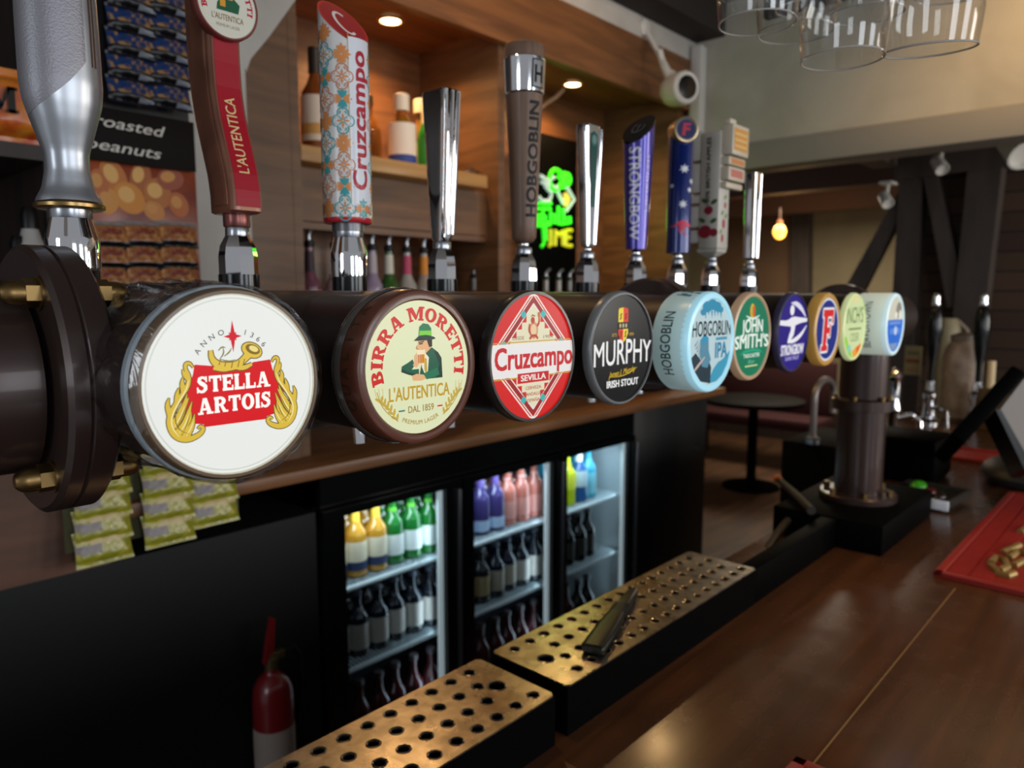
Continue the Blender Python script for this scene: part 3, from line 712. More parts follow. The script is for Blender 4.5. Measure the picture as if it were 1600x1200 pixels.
# 10 --- cream and blue drum
th, fc, fn, dr = badge(BX[9], 'pale cream drum badge with bright blue lower face, last on the rail', rimcol='#cfeaf0', face_r=.88, facecol='#e6e6d2', front=-.020, ring=.014, emit=.52, rim_emit=.40, drum=('#dcebdc', .070), drum_emit=.34)
a = Art(); pts = [(.87*math.cos(R(t)), .87*math.sin(R(t))) for t in range(170, 371, 8)]
a.poly(pts, '#2f6fd8', 1); a.rect(-.5, -.30, .55, -.12, '#5a92e6', 2); a.ell(.1, -.2, .16, .14, '#c9d6ee', 2.2); a.rect(-.6, .0, .6, .10, '#6f9ae2', 2)
a.poly([(-.5, -.60), (.4, -.60), (.2, -.80), (-.2, -.84)], '#7f9cc0', 2)
a.ell(.35, .45, .3, .26, '#8f8a7e', 1); a.ell(.5, .3, .12, .16, '#f4f2ea', 1.5); a.ell(.1, .30, .14, .10, '#f2efe2', 1.4)
artemit(a, 'emblem', fc, fn, .5)
a = Art(); a.text('BEAVERTOWN', 0, -.006, .016, '#55604f', 0, w=.105, bold=.004)
a.build('lettering', dr, lambda u, v, L: (-(.0654+L*.0001)*math.cos(u/.065), .018+v, (.0654+L*.0001)*math.sin(u/.065)), 0, .4)
# ------------------------------------------------------------------ the ten beer taps behind the rail
TY = .775
def tap(i, label, round_base):
    x = BX[i]; th = thing('beer_tap', label, 'beer tap', (x, TY, 1.6), 'beer tap levers behind the font rail')
    mb = MB(); mb.lathe([(.0215, -.075), (.0215, .043)], None, 32); mb.tube([(0, -.09, -.045), (0, 0, -.045)], .016, 16)
    mb.build('valve_body', BLACKGL, th)
    mb = MB(); mb.tube([(0, 0, -.07), (0, -.004, -.10), (0, -.012, -.135), (0, -.014, -.165)], [.014, .011, .0085, .0075], 16)
    mb.build('spout', CHROME, th)
    mb = MB()
    if round_base:
        mb.lathe([(.0225, .043), (.0228, .046), (.0228, .071), (.022, .074), (.0172, .094)], None, 40)
        mb.build('ferrule', CHROME, th)
        mb = MB(); mb.lathe([(.0175, .090), (.0182, .0915), (.0182, .1)], None, 48); mb.build('knurled_ring', SATIN, th)
    else:
        t = bmesh.new()
        mb.lathe([(.0175, .040), (.0205, .043), (.0205, .062), (.0185, .074), (.0125, .085)], None, 8, a0=R(22.5))
        mb.build('ferrule', CHROME, th, angle=20)
        mb = MB(); mb.lathe([(.0122, .084), (.0125, .0855), (.0125, .0935), (.0115, .095)], None, 32)
        mb.build('knurled_ring', SATIN, th)
    return th
TT = []
# 1 silver
th = tap(0, 'big silver tap lever with dark recessed grip panel, rising past the peanuts', True); TT.append(th)
def S1(z):
    K = [(.1, .0275, .024), (.107, .0272, .0235), (.118, .0215, .019), (.135, .0180, .0165), (.150, .0185, .017), (.163, .0225, .020), (.178, .0268, .024), (.194, .0315, .027), (.21, .033, .0285), (.26, .0325, .029), (.34, .031, .029), (.375, .029, .027), (.39, .022, .02), (.395, .012, .012)]
    for (a, b, c), (d, e, f) in zip(K, K[1:]):
        if a <= z <= d:
            t = (z-a)/(d-a); return b+(e-b)*t, c+(f-c)*t
    return K[-1][1:]
zz = [.104+.004*i for i in range(73)]
mb = MB(); mb.loft([(z, 0, 0, *S1(z), 2.3) for z in zz], 64); mb.build('lever', mat('silver_paint', '#a4a7ad', .33, .8, coat=.12), th)
mb = MB(); mb.lathe([(.0262, .099), (.0292, .1005), (.0292, .1035), (.0265, .106)], None, 48); mb.build('gold_ring', mat('gold', '#94794e', .3, 1), th)
t = bmesh.new(); n = 40; rows = []
for j in range(31):
    ring = []
    for i in range(n+1):
        an = R(168+(292-168)*i/n); f = i/n
        zlow = .180+.048*f**2.2
        z = zlow+(.372-zlow)*j/30; rx, ry = S1(z); c, q = math.cos(an), math.sin(an); k = (abs(c)**2.3+abs(q)**2.3)**(-1/2.3)
        edge = min(1, j/1.5, i/1.5, (n-i)/1.5); o = 1.008+.012*edge
        ring.append(t.verts.new((rx*c*k*o, ry*q*k*o, z)))
    rows.append(ring)
for A_, B_ in zip(rows, rows[1:]):
    for i in range(n): t.faces.new((A_[i], A_[i+1], B_[i+1], B_[i]))
mb = MB(); mb.add(t); mb.build('grip_panel', mat('grip_grey', '#8b898f', .45, .6, bump=.14, bscale=520), th)['label'] = 'dark grey textured grip panel'
mb = MB()
for k in (0, 1):
    an = R(303+k*6); pts = []
    for j in range(20):
        z = .225+.15*j/19; rx, ry = S1(z); c, q = math.cos(an), math.sin(an); kk = (abs(c)**2.3+abs(q)**2.3)**(-1/2.3)
        pts.append((rx*c*kk, ry*q*kk, z))
    mb.tube(pts, .0009, 6)
mb.build('trim_line', mat('copper_line', '#6d5346', .3, .8), th)

# 2 brown and red paddle
th = tap(1, 'curved brown tap lever with red front strip and round cream badge on top', False); TT.append(th)
mb = MB(); mb.lathe([(.0135, .094), (.0142, .0955), (.0142, .108), (.0135, .110)], None, 32); mb.build('collar', mat('copper_collar', '#7d4a44', .3, .6), th)
def dy2(z):
    K = [(.108, 0), (.13, .001), (.15, .005), (.18, .016), (.21, .027), (.24, .034), (.27, .037), (.30, .038), (.34, .036), (.40, .030)]
    for (a, b), (d, e) in zip(K, K[1:]):
        if a <= z <= d: return b+(e-b)*(z-a)/(d-a)
    return 0
def ry2(z): return .0275+.004*max(0, min(1, (z-.22)/.12))
zz = [.110+.006*i for i in range(48)]
COP = noisy('copper_brown', '#7d4c38', '#966048', (20, 20, 20), .34, .3, metal=.35, bump=.02)
mb = MB(); mb.loft([(.108, 0, 0, .016, .022, 8)]+[(z, 0, dy2(z), .0172, ry2(z), 9) for z in zz], 48); lv = mb.build('lever', COP, th)
mb = MB(); mb.loft([(z, 0, dy2(z), .0182, ry2(z)-.009, 9) for z in zz[1:]], 48); mb.build('side_moulding', COP, th)
def front2(u, v, L): z = .112+v; return (u, dy2(z)-ry2(z)-.0006-L*.0003, z)
a = Art()
N = 24
for k in range(N):
    v0, v1 = .002+.205*k/N, .002+.205*(k+1)/N
    a.poly([(-.0155, v0), (.0155, v0), (.0155, v1), (-.0155, v1)], '#7d4a3a', 0)
    a.poly([(-.0135, v0), (.0135, v0), (.0135, v1), (-.0135, v1)], '#a01626', 1)
a.build('red_strip', th, front2, 0, .45, .05)
a = Art(); a.text("L'AUTENTICA", .0045, .078, .0115, '#e0c089', 2, w=.082, rot=90, bold=.012); a.build('lettering', th, front2, 0, .35)
a = Art()
rr = random.Random(2)
for k in range(90): a.ell(-.004+.010*rr.random(), .012+.12*rr.random(), .0006, .0006, '#a8826a', 0, 6)
a.build('embossed_dots', lv, lambda u, v, L: (-.0176, dy2(.112+v)+u, .112+v), 0, .25, metal=.6)
mb = MB(); Mx = Matrix.Translation((0, dy2(.30)-ry2(.30)-.003, .324)) @ AXY
mb.lathe([(.0335, -.01), (.0352, -.004), (.0352, .004), (.034, .006), (.0325, .006), (.0325, .0045), (0, .0045)], Mx, 48)
mb.build('round_badge', mat('badge_rim_red', '#7a3a34', .3), th)
by = dy2(.30)-ry2(.30)-.003-.0047
a = Art(); a.ell(0, 0, .0325, .0325, '#d8d4c4', 0, 48)
a.text("L'AUTENTICA", 0, -.0155, .0058, '#8f6d3c', 1, w=.035, bold=.006); a.text('PREMIUM LAGER', 0, -.0225, .0032, '#8f7d5c', 1, w=.026)
a.slab('BIRRA MORETTI', 0, 0, .0062, '#b82a3a', 1, w=.082, arc=(.0225, 92, True))
a.poly([(-.012, -.006), (.012, -.006), (.014, .003), (.008, .008), (-.006, .008), (-.011, .001)], '#1c5a3c', 1)
a.poly([(-.003, .006), (.006, .006), (.007, .012), (0, .013)], '#c99868', 1.2); a.poly([(-.006, .012), (.010, .012), (.006, .019), (-.001, .019)], '#134a32', 1.4); a.rect(-.008, -.002, -.002, .005, '#d9982e', 1.5)
a.build('artwork', th, lambda u, v, L: (u, by-L*.0001, .324+v), 0, .4)

# 3 patterned cylinder cut obliquely
th = tap(2, 'white cylinder tap lever with orange and teal tile pattern and slanted red top', True); TT.append(th)
mb = MB(); mb.lathe([(.0195, .098), (.0195, .110)], None, 40); mb.build('collar', mat('grey_collar', '#6b6a6c', .35, .7), th)
r3 = .029; zc = .344; sl = 1.05
def top3(an): return zc+sl*r3*math.sin(an)
t = bmesh.new(); n = 72; A_, B_ = [], []
for i in range(n):
    an = 2*math.pi*i/n; A_.append(t.verts.new((r3*math.cos(an), r3*math.sin(an), .112))); B_.append(t.verts.new((r3*math.cos(an), r3*math.sin(an), top3(an))))
for i in range(n): t.faces.new((A_[i], A_[(i+1) % n], B_[(i+1) % n], B_[i]))
t.faces.new(B_); t.faces.new(list(reversed(A_)))
mb = MB(); mb.add(t); mb.build('lever', mat('lever_white', '#d9d6d3', .3, coat=.3), th)
mb = MB(); mb.lathe([(r3-.001, .108), (r3+.0004, .110), (r3+.0004, .114)], None, 64); mb.build('base_band', mat('band_red', '#b9202c', .3), th)
cyl3 = lambda u, v, L: ((r3+.0003+L*.00015)*math.cos(R(270)+u/r3), (r3+.0003+L*.00015)*math.sin(R(270)+u/r3), v)
a = Art(); OR, TE, SA = '#d58a4e', '#3e9ca0', '#d39a78'
def tile_quat(cx, cy, c):
    for q in range(4):
        an = R(90*q); ox, oy = cx+.0066*math.cos(an), cy+.0086*math.sin(an)
        a.band(ox, oy, .0072, .0056, 0, 360, c, 1, 20); a.band(ox, oy, .0042, .0029, 40+90*q, 320+90*q, c, 1.1, 12)
    a.ell(cx, cy, .0085, .0085, '#d9d6d3', 1.2, 16)
    for q in range(8): a.brush([(cx+.001*math.cos(R(45*q)), cy+.001*math.sin(R(45*q))), (cx+.0045*math.cos(R(45*q)), cy+.005*math.sin(R(45*q))), (cx+.0085*math.cos(R(45*q)), cy+.0085*math.sin(R(45*q)))], [.001, .003 if q % 2 == 0 else .0016, .0003], OR if q % 2 == 0 else c, 1.4, 1)
def tile_cross(cx, cy, c1, c2):
    for q in range(4):
        c = c1 if q in (0, 2) else c2; d = R(90*q); ux, uy = math.cos(d), math.sin(d); Ln = .0125 if q % 2 else .0115
        for s_ in (-1, 0, 1):
            a.brush([(cx+ux*.0012, cy+uy*.0012), (cx+ux*Ln*.55-uy*s_*.0028, cy+uy*Ln*.55+ux*s_*.0028), (cx+ux*Ln*(1 if s_ == 0 else .75)-uy*s_*.0052, cy+uy*Ln*(1 if s_ == 0 else .75)+ux*s_*.0052)], [.0028, .0050, .0006], c, 1, 1)
ush = .0325
for col in range(-3, 4):
    for row in range(0, 12):
        ux = -.0205+col*.0228*.999; vy = .124+row*.0251
        if abs(ux) > math.pi*r3-.012 and col == 3: continue
        odd = (col % 2 == 0)
        lim = top3(R(270)+ux/r3)-.013
        if vy > lim: continue
        if -.021 < ux-.0 < .036 and .131 < vy-.0 < .312 and col in (1,): continue
        if (row+col) % 2 == 0: tile_quat(ux, vy, (TE, '#c9825c')[((row+col)//2+col) % 2])
        else: tile_cross(ux, vy, OR, (TE, OR)[((row+col)//2) % 2])
a.build('tile_pattern', th, cyl3, 0, .35, .3, step=.0035)
a = Art(); a.brush([(-.0128+.0, .128), (-.0128, .325)], .0007, '#c9a25a', 3)
for k in range(20): a.rect(-.0125, .130+k*.0095, .0185, .1395+k*.0095, '#dfe1e8', 2)
for k in range(12): a.rect(-.0125+k*.0026, .127+.004*0, -.0125+(k+1)*.0026, .131, '#dfe1e8', 2)
a.text('Cruzcampo', .0085, .226, .0185, '#b31f33', 4, w=.160, rot=90, bold=.028)
a.build('lettering', th, cyl3, 0, .35, .3, step=.0035)
def topm3(u, v, L): return (u, v, zc+sl*v+.0005+L*.0002)
a = Art(); a.ell(0, 0, r3+.0003, r3+.0003, '#a81e2c', 0, 48); a.band(0, 0, r3+.0003, r3-.0022, 0, 360, '#c9342c', 1, 48)
a.band(.001, -.001, (.0125, .0165), (.0085, .0135), 50, 310, '#f3e9e6', 2, 24)
a.build('slanted_top', th, topm3, 0, .35, .3)

# 4 mirror chrome
th = tap(3, 'tall plain mirror chrome tap lever, square and widening towards the top', False); TT.append(th)
mb = MB(); mb.loft([(.094, 0, 0, .010, .012, 2), (.100, 0, 0, .0105, .0135, 4), (.16, 0, 0, .0115, .0175, 6), (.23, 0, 0, .0128, .0215, 7), (.293, 0, 0, .0138, .0248, 8), (.295, 0, 0, .013, .024, 8)], 48)
mb.build('lever', CHROME, th, angle=25)
mb = MB(); [mb.tube([(s_*.0085, -.0142, .104), (s_*.0102, -.0205, .20), (s_*.0115, -.0255, .293)], .0021, 8) for s_ in (-1, 0, 1)]
mb.build('edge_rib', CHROME, th)

# 5 wooden
WOODH = noisy('lever_wood', '#63493a', '#836551', (60, 60, 4), .5, .1, lo=.3, hi=.7)
th = tap(4, 'round wooden tap lever with wide chrome band near the top and dark vertical lettering', False); TT.append(th)
mb = MB(); mb.ball((0, 0, .099), .008); mb.build('neck_ball', CHROME, th)
def r5(z): return .0180+(z-.09)/(.395-.09)*.0135
mb = MB(); mb.lathe([(.012, .102), (.0150, .104)]+[(r5(z), z) for z in [.11+.02*i for i in range(14)]]+[(r5(.388), .386), (.0295, .394), (.018, .399)], None, 48)
mb.build('lever', WOODH, th)
mb = MB(); mb.lathe([(r5(.323)+.0006, .322), (r5(.323)+.0022, .324), (r5(.374)+.0022, .373), (r5(.374)+.0006, .375)], None, 48, False, False); bn = mb.build('metal_band', CHROME, th)
a = Art(); a.rect(-.010, .328, .012, .369, '#2c2b2c', 0); a.rect(-.008, .330, .010, .367, '#8c8c8e', .5); a.text('H', .001, .336, .024, '#1d1c1c', 1, w=.014, bold=.03)
a.build('emblem', bn, lambda u, v, L: ((r5(v)+.0026+L*.0002)*math.cos(R(262)+u/r5(v)), (r5(v)+.0026+L*.0002)*math.sin(R(262)+u/r5(v)), v), 0, .3, metal=.5, step=.003)
a = Art(); a.text('HOBGOBLIN', .003, .225, .0165, '#15110f', 1, w=.170, rot=90, bold=.03)
a.build('lettering', th, lambda u, v, L: ((r5(v)+.0004+L*.00015)*math.cos(R(268)+u/r5(v)), (r5(v)+.0004+L*.00015)*math.sin(R(268)+u/r5(v)), v), 0, .5, step=.0025)

# 6 chrome with green inset
th = tap(5, 'chrome tap lever with dark green inset strip on its front', False); TT.append(th)
mb = MB(); mb.ball((0, 0, .099), .0075); mb.build('neck_ball', CHROME, th)
S6 = lambda z: (.0112+(z-.105)/.2*.0120, .0085+(z-.105)/.2*.0035)
mb = MB(); mb.loft([(.104, 0, 0, .010, .010, 6)]+[(z, 0, 0, *S6(z), 6) for z in [.107+.01*i for i in range(20)]]+[(.305, 0, 0, .0215, .011, 6)], 48); mb.build('lever', CHROME, th, angle=25)
mb = MB()
for s_ in (-1, 1): mb.tube([(s_*S6(z)[0]*.88, -S6(z)[1]*1.0, z) for z in (.108, .17, .24, .300)], [.0022, .0025, .0028, .003], 8)
mb.build('edge_rib', CHROME, th)
a = Art(); a.poly([(-.006, .17), (.006, .17), (.0105, .275), (.009, .290), (0, .295), (-.009, .290), (-.0105, .275)], '#0f4a44', 0); a.ell(0, .280, .0085, .010, '#2c6a64', 1, 20); a.ell(0, .281, .0058, .0072, '#6d8f8b', 2, 16)
a.build('inset_strip', th, lambda u, v, L: (u, -S6(v)[1]-.0006-L*.0002, v), 0, .2, .5)

# 7 violet
th = tap(6, 'violet tap lever with silver vertical lettering and black slanted top', False); TT.append(th)
mb = MB(); mb.ball((0, 0, .099), .009); mb.build('neck_ball', CHROME, th)
def S7(z): k = (z-.105)/.22; return .0200+.0110*k, .0190+.0100*k
t = bmesh.new(); n = 64; rows = []
def P7(an, z, o=1.0): rx, ry = S7(z); return (rx*math.cos(an)*o, ry*math.sin(an)*o, z)
def top7(an): return .325+.9*.031*math.cos(an)
zs = [0, .25, .5, .75, 1]
for f in zs: rows.append([t.verts.new(P7(2*math.pi*i/n, .106+(top7(2*math.pi*i/n)-.106)*f)) for i in range(n)])
for A_, B_ in zip(rows, rows[1:]):
    for i in range(n): t.faces.new((A_[i], A_[(i+1) % n], B_[(i+1) % n], B_[i]))
t.faces.new(list(reversed(rows[0])))
mb = MB(); mb.add(t); mb.build('lever', mat('violet', '#3d2f96', .18, .35, coat=.6), th)
t = bmesh.new(); A_ = [t.verts.new(P7(2*math.pi*i/n, top7(2*math.pi*i/n)-.004, 1.02)) for i in range(n)]; B_ = [t.verts.new(P7(2*math.pi*i/n, top7(2*math.pi*i/n)+.001, 1.0)) for i in range(n)]
for i in range(n): t.faces.new((A_[i], A_[(i+1) % n], B_[(i+1) % n], B_[i]))
t.faces.new(B_); mb = MB(); mb.add(t); cp = mb.build('slanted_cap', mat('cap_black', '#15131a', .2, .3), th)
f7 = lambda u, v, L: ((S7(v)[0]+.0004+L*.00015)*math.cos(R(214)+u/.024), (S7(v)[1]+.0004+L*.00015)*math.sin(R(214)+u/.024), v)
a = Art(); a.text('STRONGBOW', -.014, .205, .0180, '#cfccd8', 0, w=.165, rot=-90, bold=.025); a.text('DARK FRUIT CIDER', .0215, .225, .005, '#a9a4c4', 0, w=.10, rot=90)
a.build('lettering', th, f7, 0, .3, metal=.2, step=.003)
a = Art(); a.band(0, 0, .013, .010, 40, 300, '#8d8a94', 0, 20); a.brush([(-.008, 0), (.008, 0)], .003, '#8d8a94', 0)
a.build('emblem', cp, lambda u, v, L: (u, v, .3268+.9*u), 0, .3, metal=.5)

# 8 blue
th = tap(7, 'deep blue tap lever with white stars, small red kangaroo and round medallion', False); TT.append(th)
mb = MB(); mb.ball((0, 0, .099), .010); mb.build('neck_ball', CHROME, th)
r8 = lambda z: .0235+.002*(z-.105)/.25
mb = MB(); mb.lathe([(.018, .104), (r8(.1), .106), (r8(.335), .335), (.020, .345), (.012, .352)], None, 48); mb.build('lever', mat('deep_blue', '#16286c', .22, .2, coat=.5), th)
c8 = lambda u, v, L: ((r8(v)+.0004)*math.cos(R(228)+u/.022), (r8(v)+.0004)*math.sin(R(228)+u/.022), v)
a = Art()
for x, y, r in ((.001, .268, .0095), (.013, .228, .006), (.018, .245, .0065), (.0, .200, .009), (-.021, .236, .005)):
    pts = []
    for k in range(14): q = r if k % 2 == 0 else r*.45; pts.append((x+q*math.sin(math.pi*k/7), y+q*math.cos(math.pi*k/7)))
    a.poly(pts, '#e8e8ee', 0)
a.build('stars', th, c8, 0, .4, step=.003)
a = Art(); a.brush([(-.024, .156), (-.014, .158), (-.004, .163), (.004, .164), (.012, .158), (.022, .158)], [.001, .003, .010, .011, .006, .001], '#d23c5a', 0, 1)
a.brush([(.003, .160), (.001, .150), (.004, .141), (.010, .138)], [.008, .005, .002, .001], '#d23c5a', 0, 1); a.brush([(-.002, .158), (-.006, .148), (-.002, .142)], [.006, .003, .001], '#d23c5a', 0, 1); a.ell(.012, .162, .004, .003, '#d23c5a', 0, 10)
a.build('kangaroo_emblem', th, c8, 0, .4, step=.003)
Mx = Matrix.Translation((0, 0, .342)) @ Matrix.Rotation(R(-40), 4, 'Z') @ AXY
mb = MB(); mb.lathe([(.0235, -.012), (.0255, -.008), (.0255, .027), (.024, .031), (.021, .0315), (.0205, .029), (0, .029)], Mx, 40); md = mb.build('medallion', mat('pale_gold', '#b9a27a', .3, .7), th)
a = Art(); a.ell(0, 0, .0205, .0205, '#161f52', 0, 36); a.text('F', 0, -.011, .022, '#b8304a', 1, bold=.06, shear=.15); a.band(0, 0, .0195, .0185, 0, 360, '#8a86a0', 1, 30)
a.build('lettering', md, lambda u, v, L: Mx @ Vector((u, v, .0293+L*.0004)), 0, .35)

# 9 crate-shaped, apples
th = tap(8, 'off-white tap lever printed with red apples and stacked wooden crate signs', False); TT.append(th)
mb = MB(); mb.ball((0, 0, .099), .011); mb.build('neck_ball', SATIN, th)
mb = MB(); mb.box(-.021, .021, -.021, .017, .118, .335, .003); mb.lathe([(.012, .104), (.026, .112), (.028, .118)], None, 4, a0=R(45)); lv = mb.build('lever', mat('lever_cream', '#c4beb2', .45), th)
mb = MB()
for z0, z1, d in ((.290, .345, .016), (.272, .287, .012), (.244, .269, .012), (.230, .241, .009)): mb.box(-.017, .048, -.021-d*1.3, -.0205, z0, z1, .002)
mb.box(-.012, .012, -.034, -.022, .346, .356, .002)
cr = mb.build('crate_sign', mat('crate_cream', '#cfc2ac', .45), th)
mb = MB()
for z0, z1 in ((.285, .34), (.225, .28), (.205, .22), (.16, .20), (.13, .155)): mb.box(-.019, .019, .0165, .048, z0, z1, .003)
mb.build('rear_crate', mat('crate_white', '#d3cdc4', .45), th)
a = Art(); a.text('100% BRITISH APPLES', .003, .262, .0075, '#2f2a26', 0, w=.125, rot=90, bold=.02)
a.build('lettering', th, lambda u, v, L: (-.0214-L*.00015, -u, v), 0, .5)
a = Art()
for x, y, r in ((.002, .190, .0085), (-.004, .150, .013), (.013, .148, .008)): a.ell(x, y, r, r*.95, '#8f2030', 1, 20)
for x, y in ((-.010, .172), (.012, .170), (-.006, .208), (.012, .205)): a.ell(x, y, .007, .004, '#3c5f2c', .5, 12, R(30 if x > 0 else -30))
a.build('apple_print', th, lambda u, v, L: (-.0213-L*.0002, -u, v), 0, .5)
a = Art()
for x, y, r in ((.0, .165, .009), (.004, .200, .006), (-.004, .138, .008)): a.ell(x, y, r*.6, r, '#b04450', 1, 16)
for x, y in ((-.006, .185), (.008, .18), (.004, .215), (-.01, .15)): a.ell(x, y, .006, .0035, '#7f9a5c', .5, 12, R(40))
a.build('apple_print', th, lambda u, v, L: (u, -.0213-L*.0002, v), 0, .5)
a = Art()
a.rect(-.012, .298, .042, .338, '#d99a4a', 0)
for k in range(3): a.rect(-.009, .304+.011*k, .038, .308+.011*k, '#e8c080', 1)
a.build('sign_print', cr, lambda u, v, L: (u, -.0422-L*.0002, v), 0, .5)
a = Art(); a.rect(-.010, .274, .042, .284, '#cf8a52', 0); a.rect(-.010, .250, .038, .264, '#c9796a', 0)
a.build('sign_print', cr, lambda u, v, L: (u, -.0370-L*.0002, v), 0, .5)

for ch in th.children:
    if ch.name.split('.')[0] in ('lever', 'crate_sign', 'rear_crate', 'lettering', 'apple_print', 'sign_print'): ch.scale = (1.15, 1.2, 1.12); ch.location.z = .104*(1-1.12)
# 10 slim chrome
th = tap(9, 'slim plain chrome tap lever, last behind the rail', False); TT.append(th)
mb = MB(); mb.ball((0, 0, .099), .009); mb.build('neck_ball', CHROME, th)
mb = MB(); mb.loft([(.104, 0, 0, .010, .010, 4), (.108, 0, 0, .0135, .0125, 6), (.20, 0, 0, .0150, .0130, 6), (.300, 0, 0, .0165, .0135, 6), (.303, 0, 0, .0155, .0125, 6)], 40); mb.build('lever', CHROME, th, angle=25)
mb = MB()
for s_ in (-1, 1): mb.tube([(s_*.0125, -.0125, .108), (s_*.0150, -.0135, .301)], .0022, 8)
mb.build('edge_rib', CHROME, th)

# ------------------------------------------------------------------ bar counter, drip trays
cn = thing('bar_counter', 'varnished dark wooden bar counter running beside the drip trays', 'bar counter', (1.8, .2, 0))
MB().box(-.6, 4.6, -.75, .77, .955, 1.0, .004).build('worktop', COUNTERW, cn, world=True)
MB().box(-.6, 1.75, .3215, .3235, .999, 1.0004).build('pale_seam', mat('seam', '#8a6a40', .5), cn, world=True)
MB().box(-.6, 4.6, -.60, .70, .0, .955).build('front_panel', DARKOAK, cn, world=True)
STEEL = noisy('scuffed_steel', '#8f8678', '#b3a898', (40, 40, 40), .30, metal=1, bump=0, rvar=.08)
def tray(x0, x1, label, holes, big, seed):
    th = thing('drip_tray', label, 'drip tray', ((x0+x1)/2, .676, 1.0), 'steel drip trays under the taps')
    y0, y1, zt = .602, .752, 1.073
    mb = MB(); w = .006
    for b in ((x0, x1, y0, y0+w), (x0, x1, y1-w, y1), (x0, x0+w, y0+w, y1-w), (x1-w, x1, y0+w, y1-w)): mb.box(*b, 1.0, zt)
    mb.box(x0+w, x1-w, y0+w, y1-w, 1.0, 1.03)
    mb.build('tray_body', BLACKMT, th, world=True)
    cu = bpy.data.curves.new('plate', 'CURVE'); cu.dimensions = '2D'; cu.fill_mode = 'BOTH'; cu.extrude = .0012
    def loop(pts):
        sp = cu.splines.new('POLY'); sp.points.add(len(pts)-1)
        for p, (x, y) in zip(sp.points, pts): p.co = (x, y, 0, 1)
        sp.use_cyclic_u = True
    r = .006; loop([(x0+r, y0), (x1-r, y0), (x1, y0+r), (x1, y1-r), (x1-r, y1), (x0+r, y1), (x0, y1-r), (x0, y0+r)])
    hs = []
    for row in range(4):
        y = y0+.021+row*.036; x = x1-.022-(.018 if row % 2 else 0)
        while x > x0+.018:
            if x > -.05: hs.append((x, y, .0072))
            x -= .036
    bx_, by_ = big; hs = [h for h in hs if math.hypot(h[0]-bx_, h[1]-by_) > .026]+[(bx_, by_, .0115)]
    for x, y, q in hs: loop([(x+q*math.cos(2*math.pi*k/20), y+q*math.sin(2*math.pi*k/20)) for k in range(20)])
    ob = bpy.data.objects.new('plate', cu); me = bpy.data.meshes.new_from_object(ob); bpy.data.objects.remove(ob)
    mb = MB(); mb.bm.from_mesh(me); bmesh.ops.transform(mb.bm, matrix=Matrix.Translation((0, 0, zt+.0012)), verts=mb.bm.verts)
    mb.build('perforated_plate', STEEL, th, world=True)
    mb = MB()
    for x, y, q in hs: mb.lathe([(q+.0001, .0002), (q+.0012, .0011), (q+.0028, .0002)], Matrix.Translation((x, y, zt+.0024)), 20, False, False)
    ro = mb.build('raised_rims', STEEL, th, world=True); ro['kind'] = 'stuff'
tray(-.15, .744, 'perforated steel drip tray nearest the white badge, ending at the gap', 0, (.705, .676), 1)
tray(.772, 1.382, 'perforated steel drip tray with a black bar tool lying across it', 0, (.812, .676), 2)
tg = MB(); tg.box(1.384, 1.84, .602, .640, 1.0, 1.073, .003)
tag(tg.build('bar_upstand', BLACKMT), 'low black upstand between the far drip tray and the column base', 'upstand')
# the bar tool on the far tray
A_, B_ = at(925, 1015, z=1.085), at(992, 920, z=1.085)
d = (B_-A_); th = thing('bar_tool', 'long dark tapered bar tool lying across the perforated steel tray', 'bar tool', (A_.x, A_.y, 1.0755), rz=math.atan2(d.y, d.x)); Ln = d.length
mb = MB(); mb.loft([(0, 0, 0, .0045, .016, 5), (.004, 0, 0, .0075, .0185, 5), (Ln*.35, 0, 0, .0085, .0185, 4), (Ln*.55, 0, 0, .0075, .0135, 4), (Ln*.62, 0, 0, .007, .012, 4), (Ln*.7, 0, 0, .0075, .0125, 4), (Ln*.95, 0, 0, .006, .009, 4), (Ln, 0, 0, .003, .005, 4)], 28, Matrix.Translation((0, 0, .0085)) @ AXX)
mb.build('grip', mat('tool_black', '#14140f', .35), th)
mb = MB()
for k in range(4): mb.box(Ln*(.56+.035*k), Ln*(.575+.035*k), -.0145, .0145, .001, .0165, .001)
mb.build('ridges', mat('tool_black2', '#1a1a14', .4), th)
# ------------------------------------------------------------------ room shell
FLOORW = noisy('floor_boards', '#3f2a1c', '#6a4a32', (2, 14, 14), .45, .1, lo=.3, hi=.7)
struct(MB().box(-1.5, 8.4, -3.6, 4.6, -.05, 0).build('floor', FLOORW))
struct(MB().box(-1.5, 3.42, 2.32, 2.42, 0, 3.1).build('wall_back', OAK))
struct(MB().box(-1.5, 3.42, -.9, 2.32, 2.96, 3.02).build('ceiling', mat('ceiling_plaster', '#8f8a82', .9)))
struct(MB().box(3.30, 3.42, -1.2, 2.32, 2.20, 2.96).build('wall_end', PLASTER))
struct(MB().box(3.27, 3.45, -1.2, 1.86, 2.195, 2.31, .006).build('trim_1', PAINTTRIM))
struct(MB().box(-.6, 3.30, 1.69, 1.838, 2.812, 2.96).build('ceiling_beam', mat('dark_beam', '#2c2522', .7)))
struct(MB().box(1.15, 3.30, 1.838, 1.90, 2.722, 2.96, .006).build('trim_2', WHITEPLASTER))
# plaster pier between the peanuts and the oak unit, widening under the ceiling
struct(MB().prism([(.56, 1.16), (.985, 1.16), (.985, 2.20), (0.988, 2.189), (1.002, 2.224), (1.055, 2.290), (1.138, 2.405), (1.45, 2.96), (.56, 2.96)], 1.83, 2.315, 'Y').build('wall_pier', WHITEPLASTER))

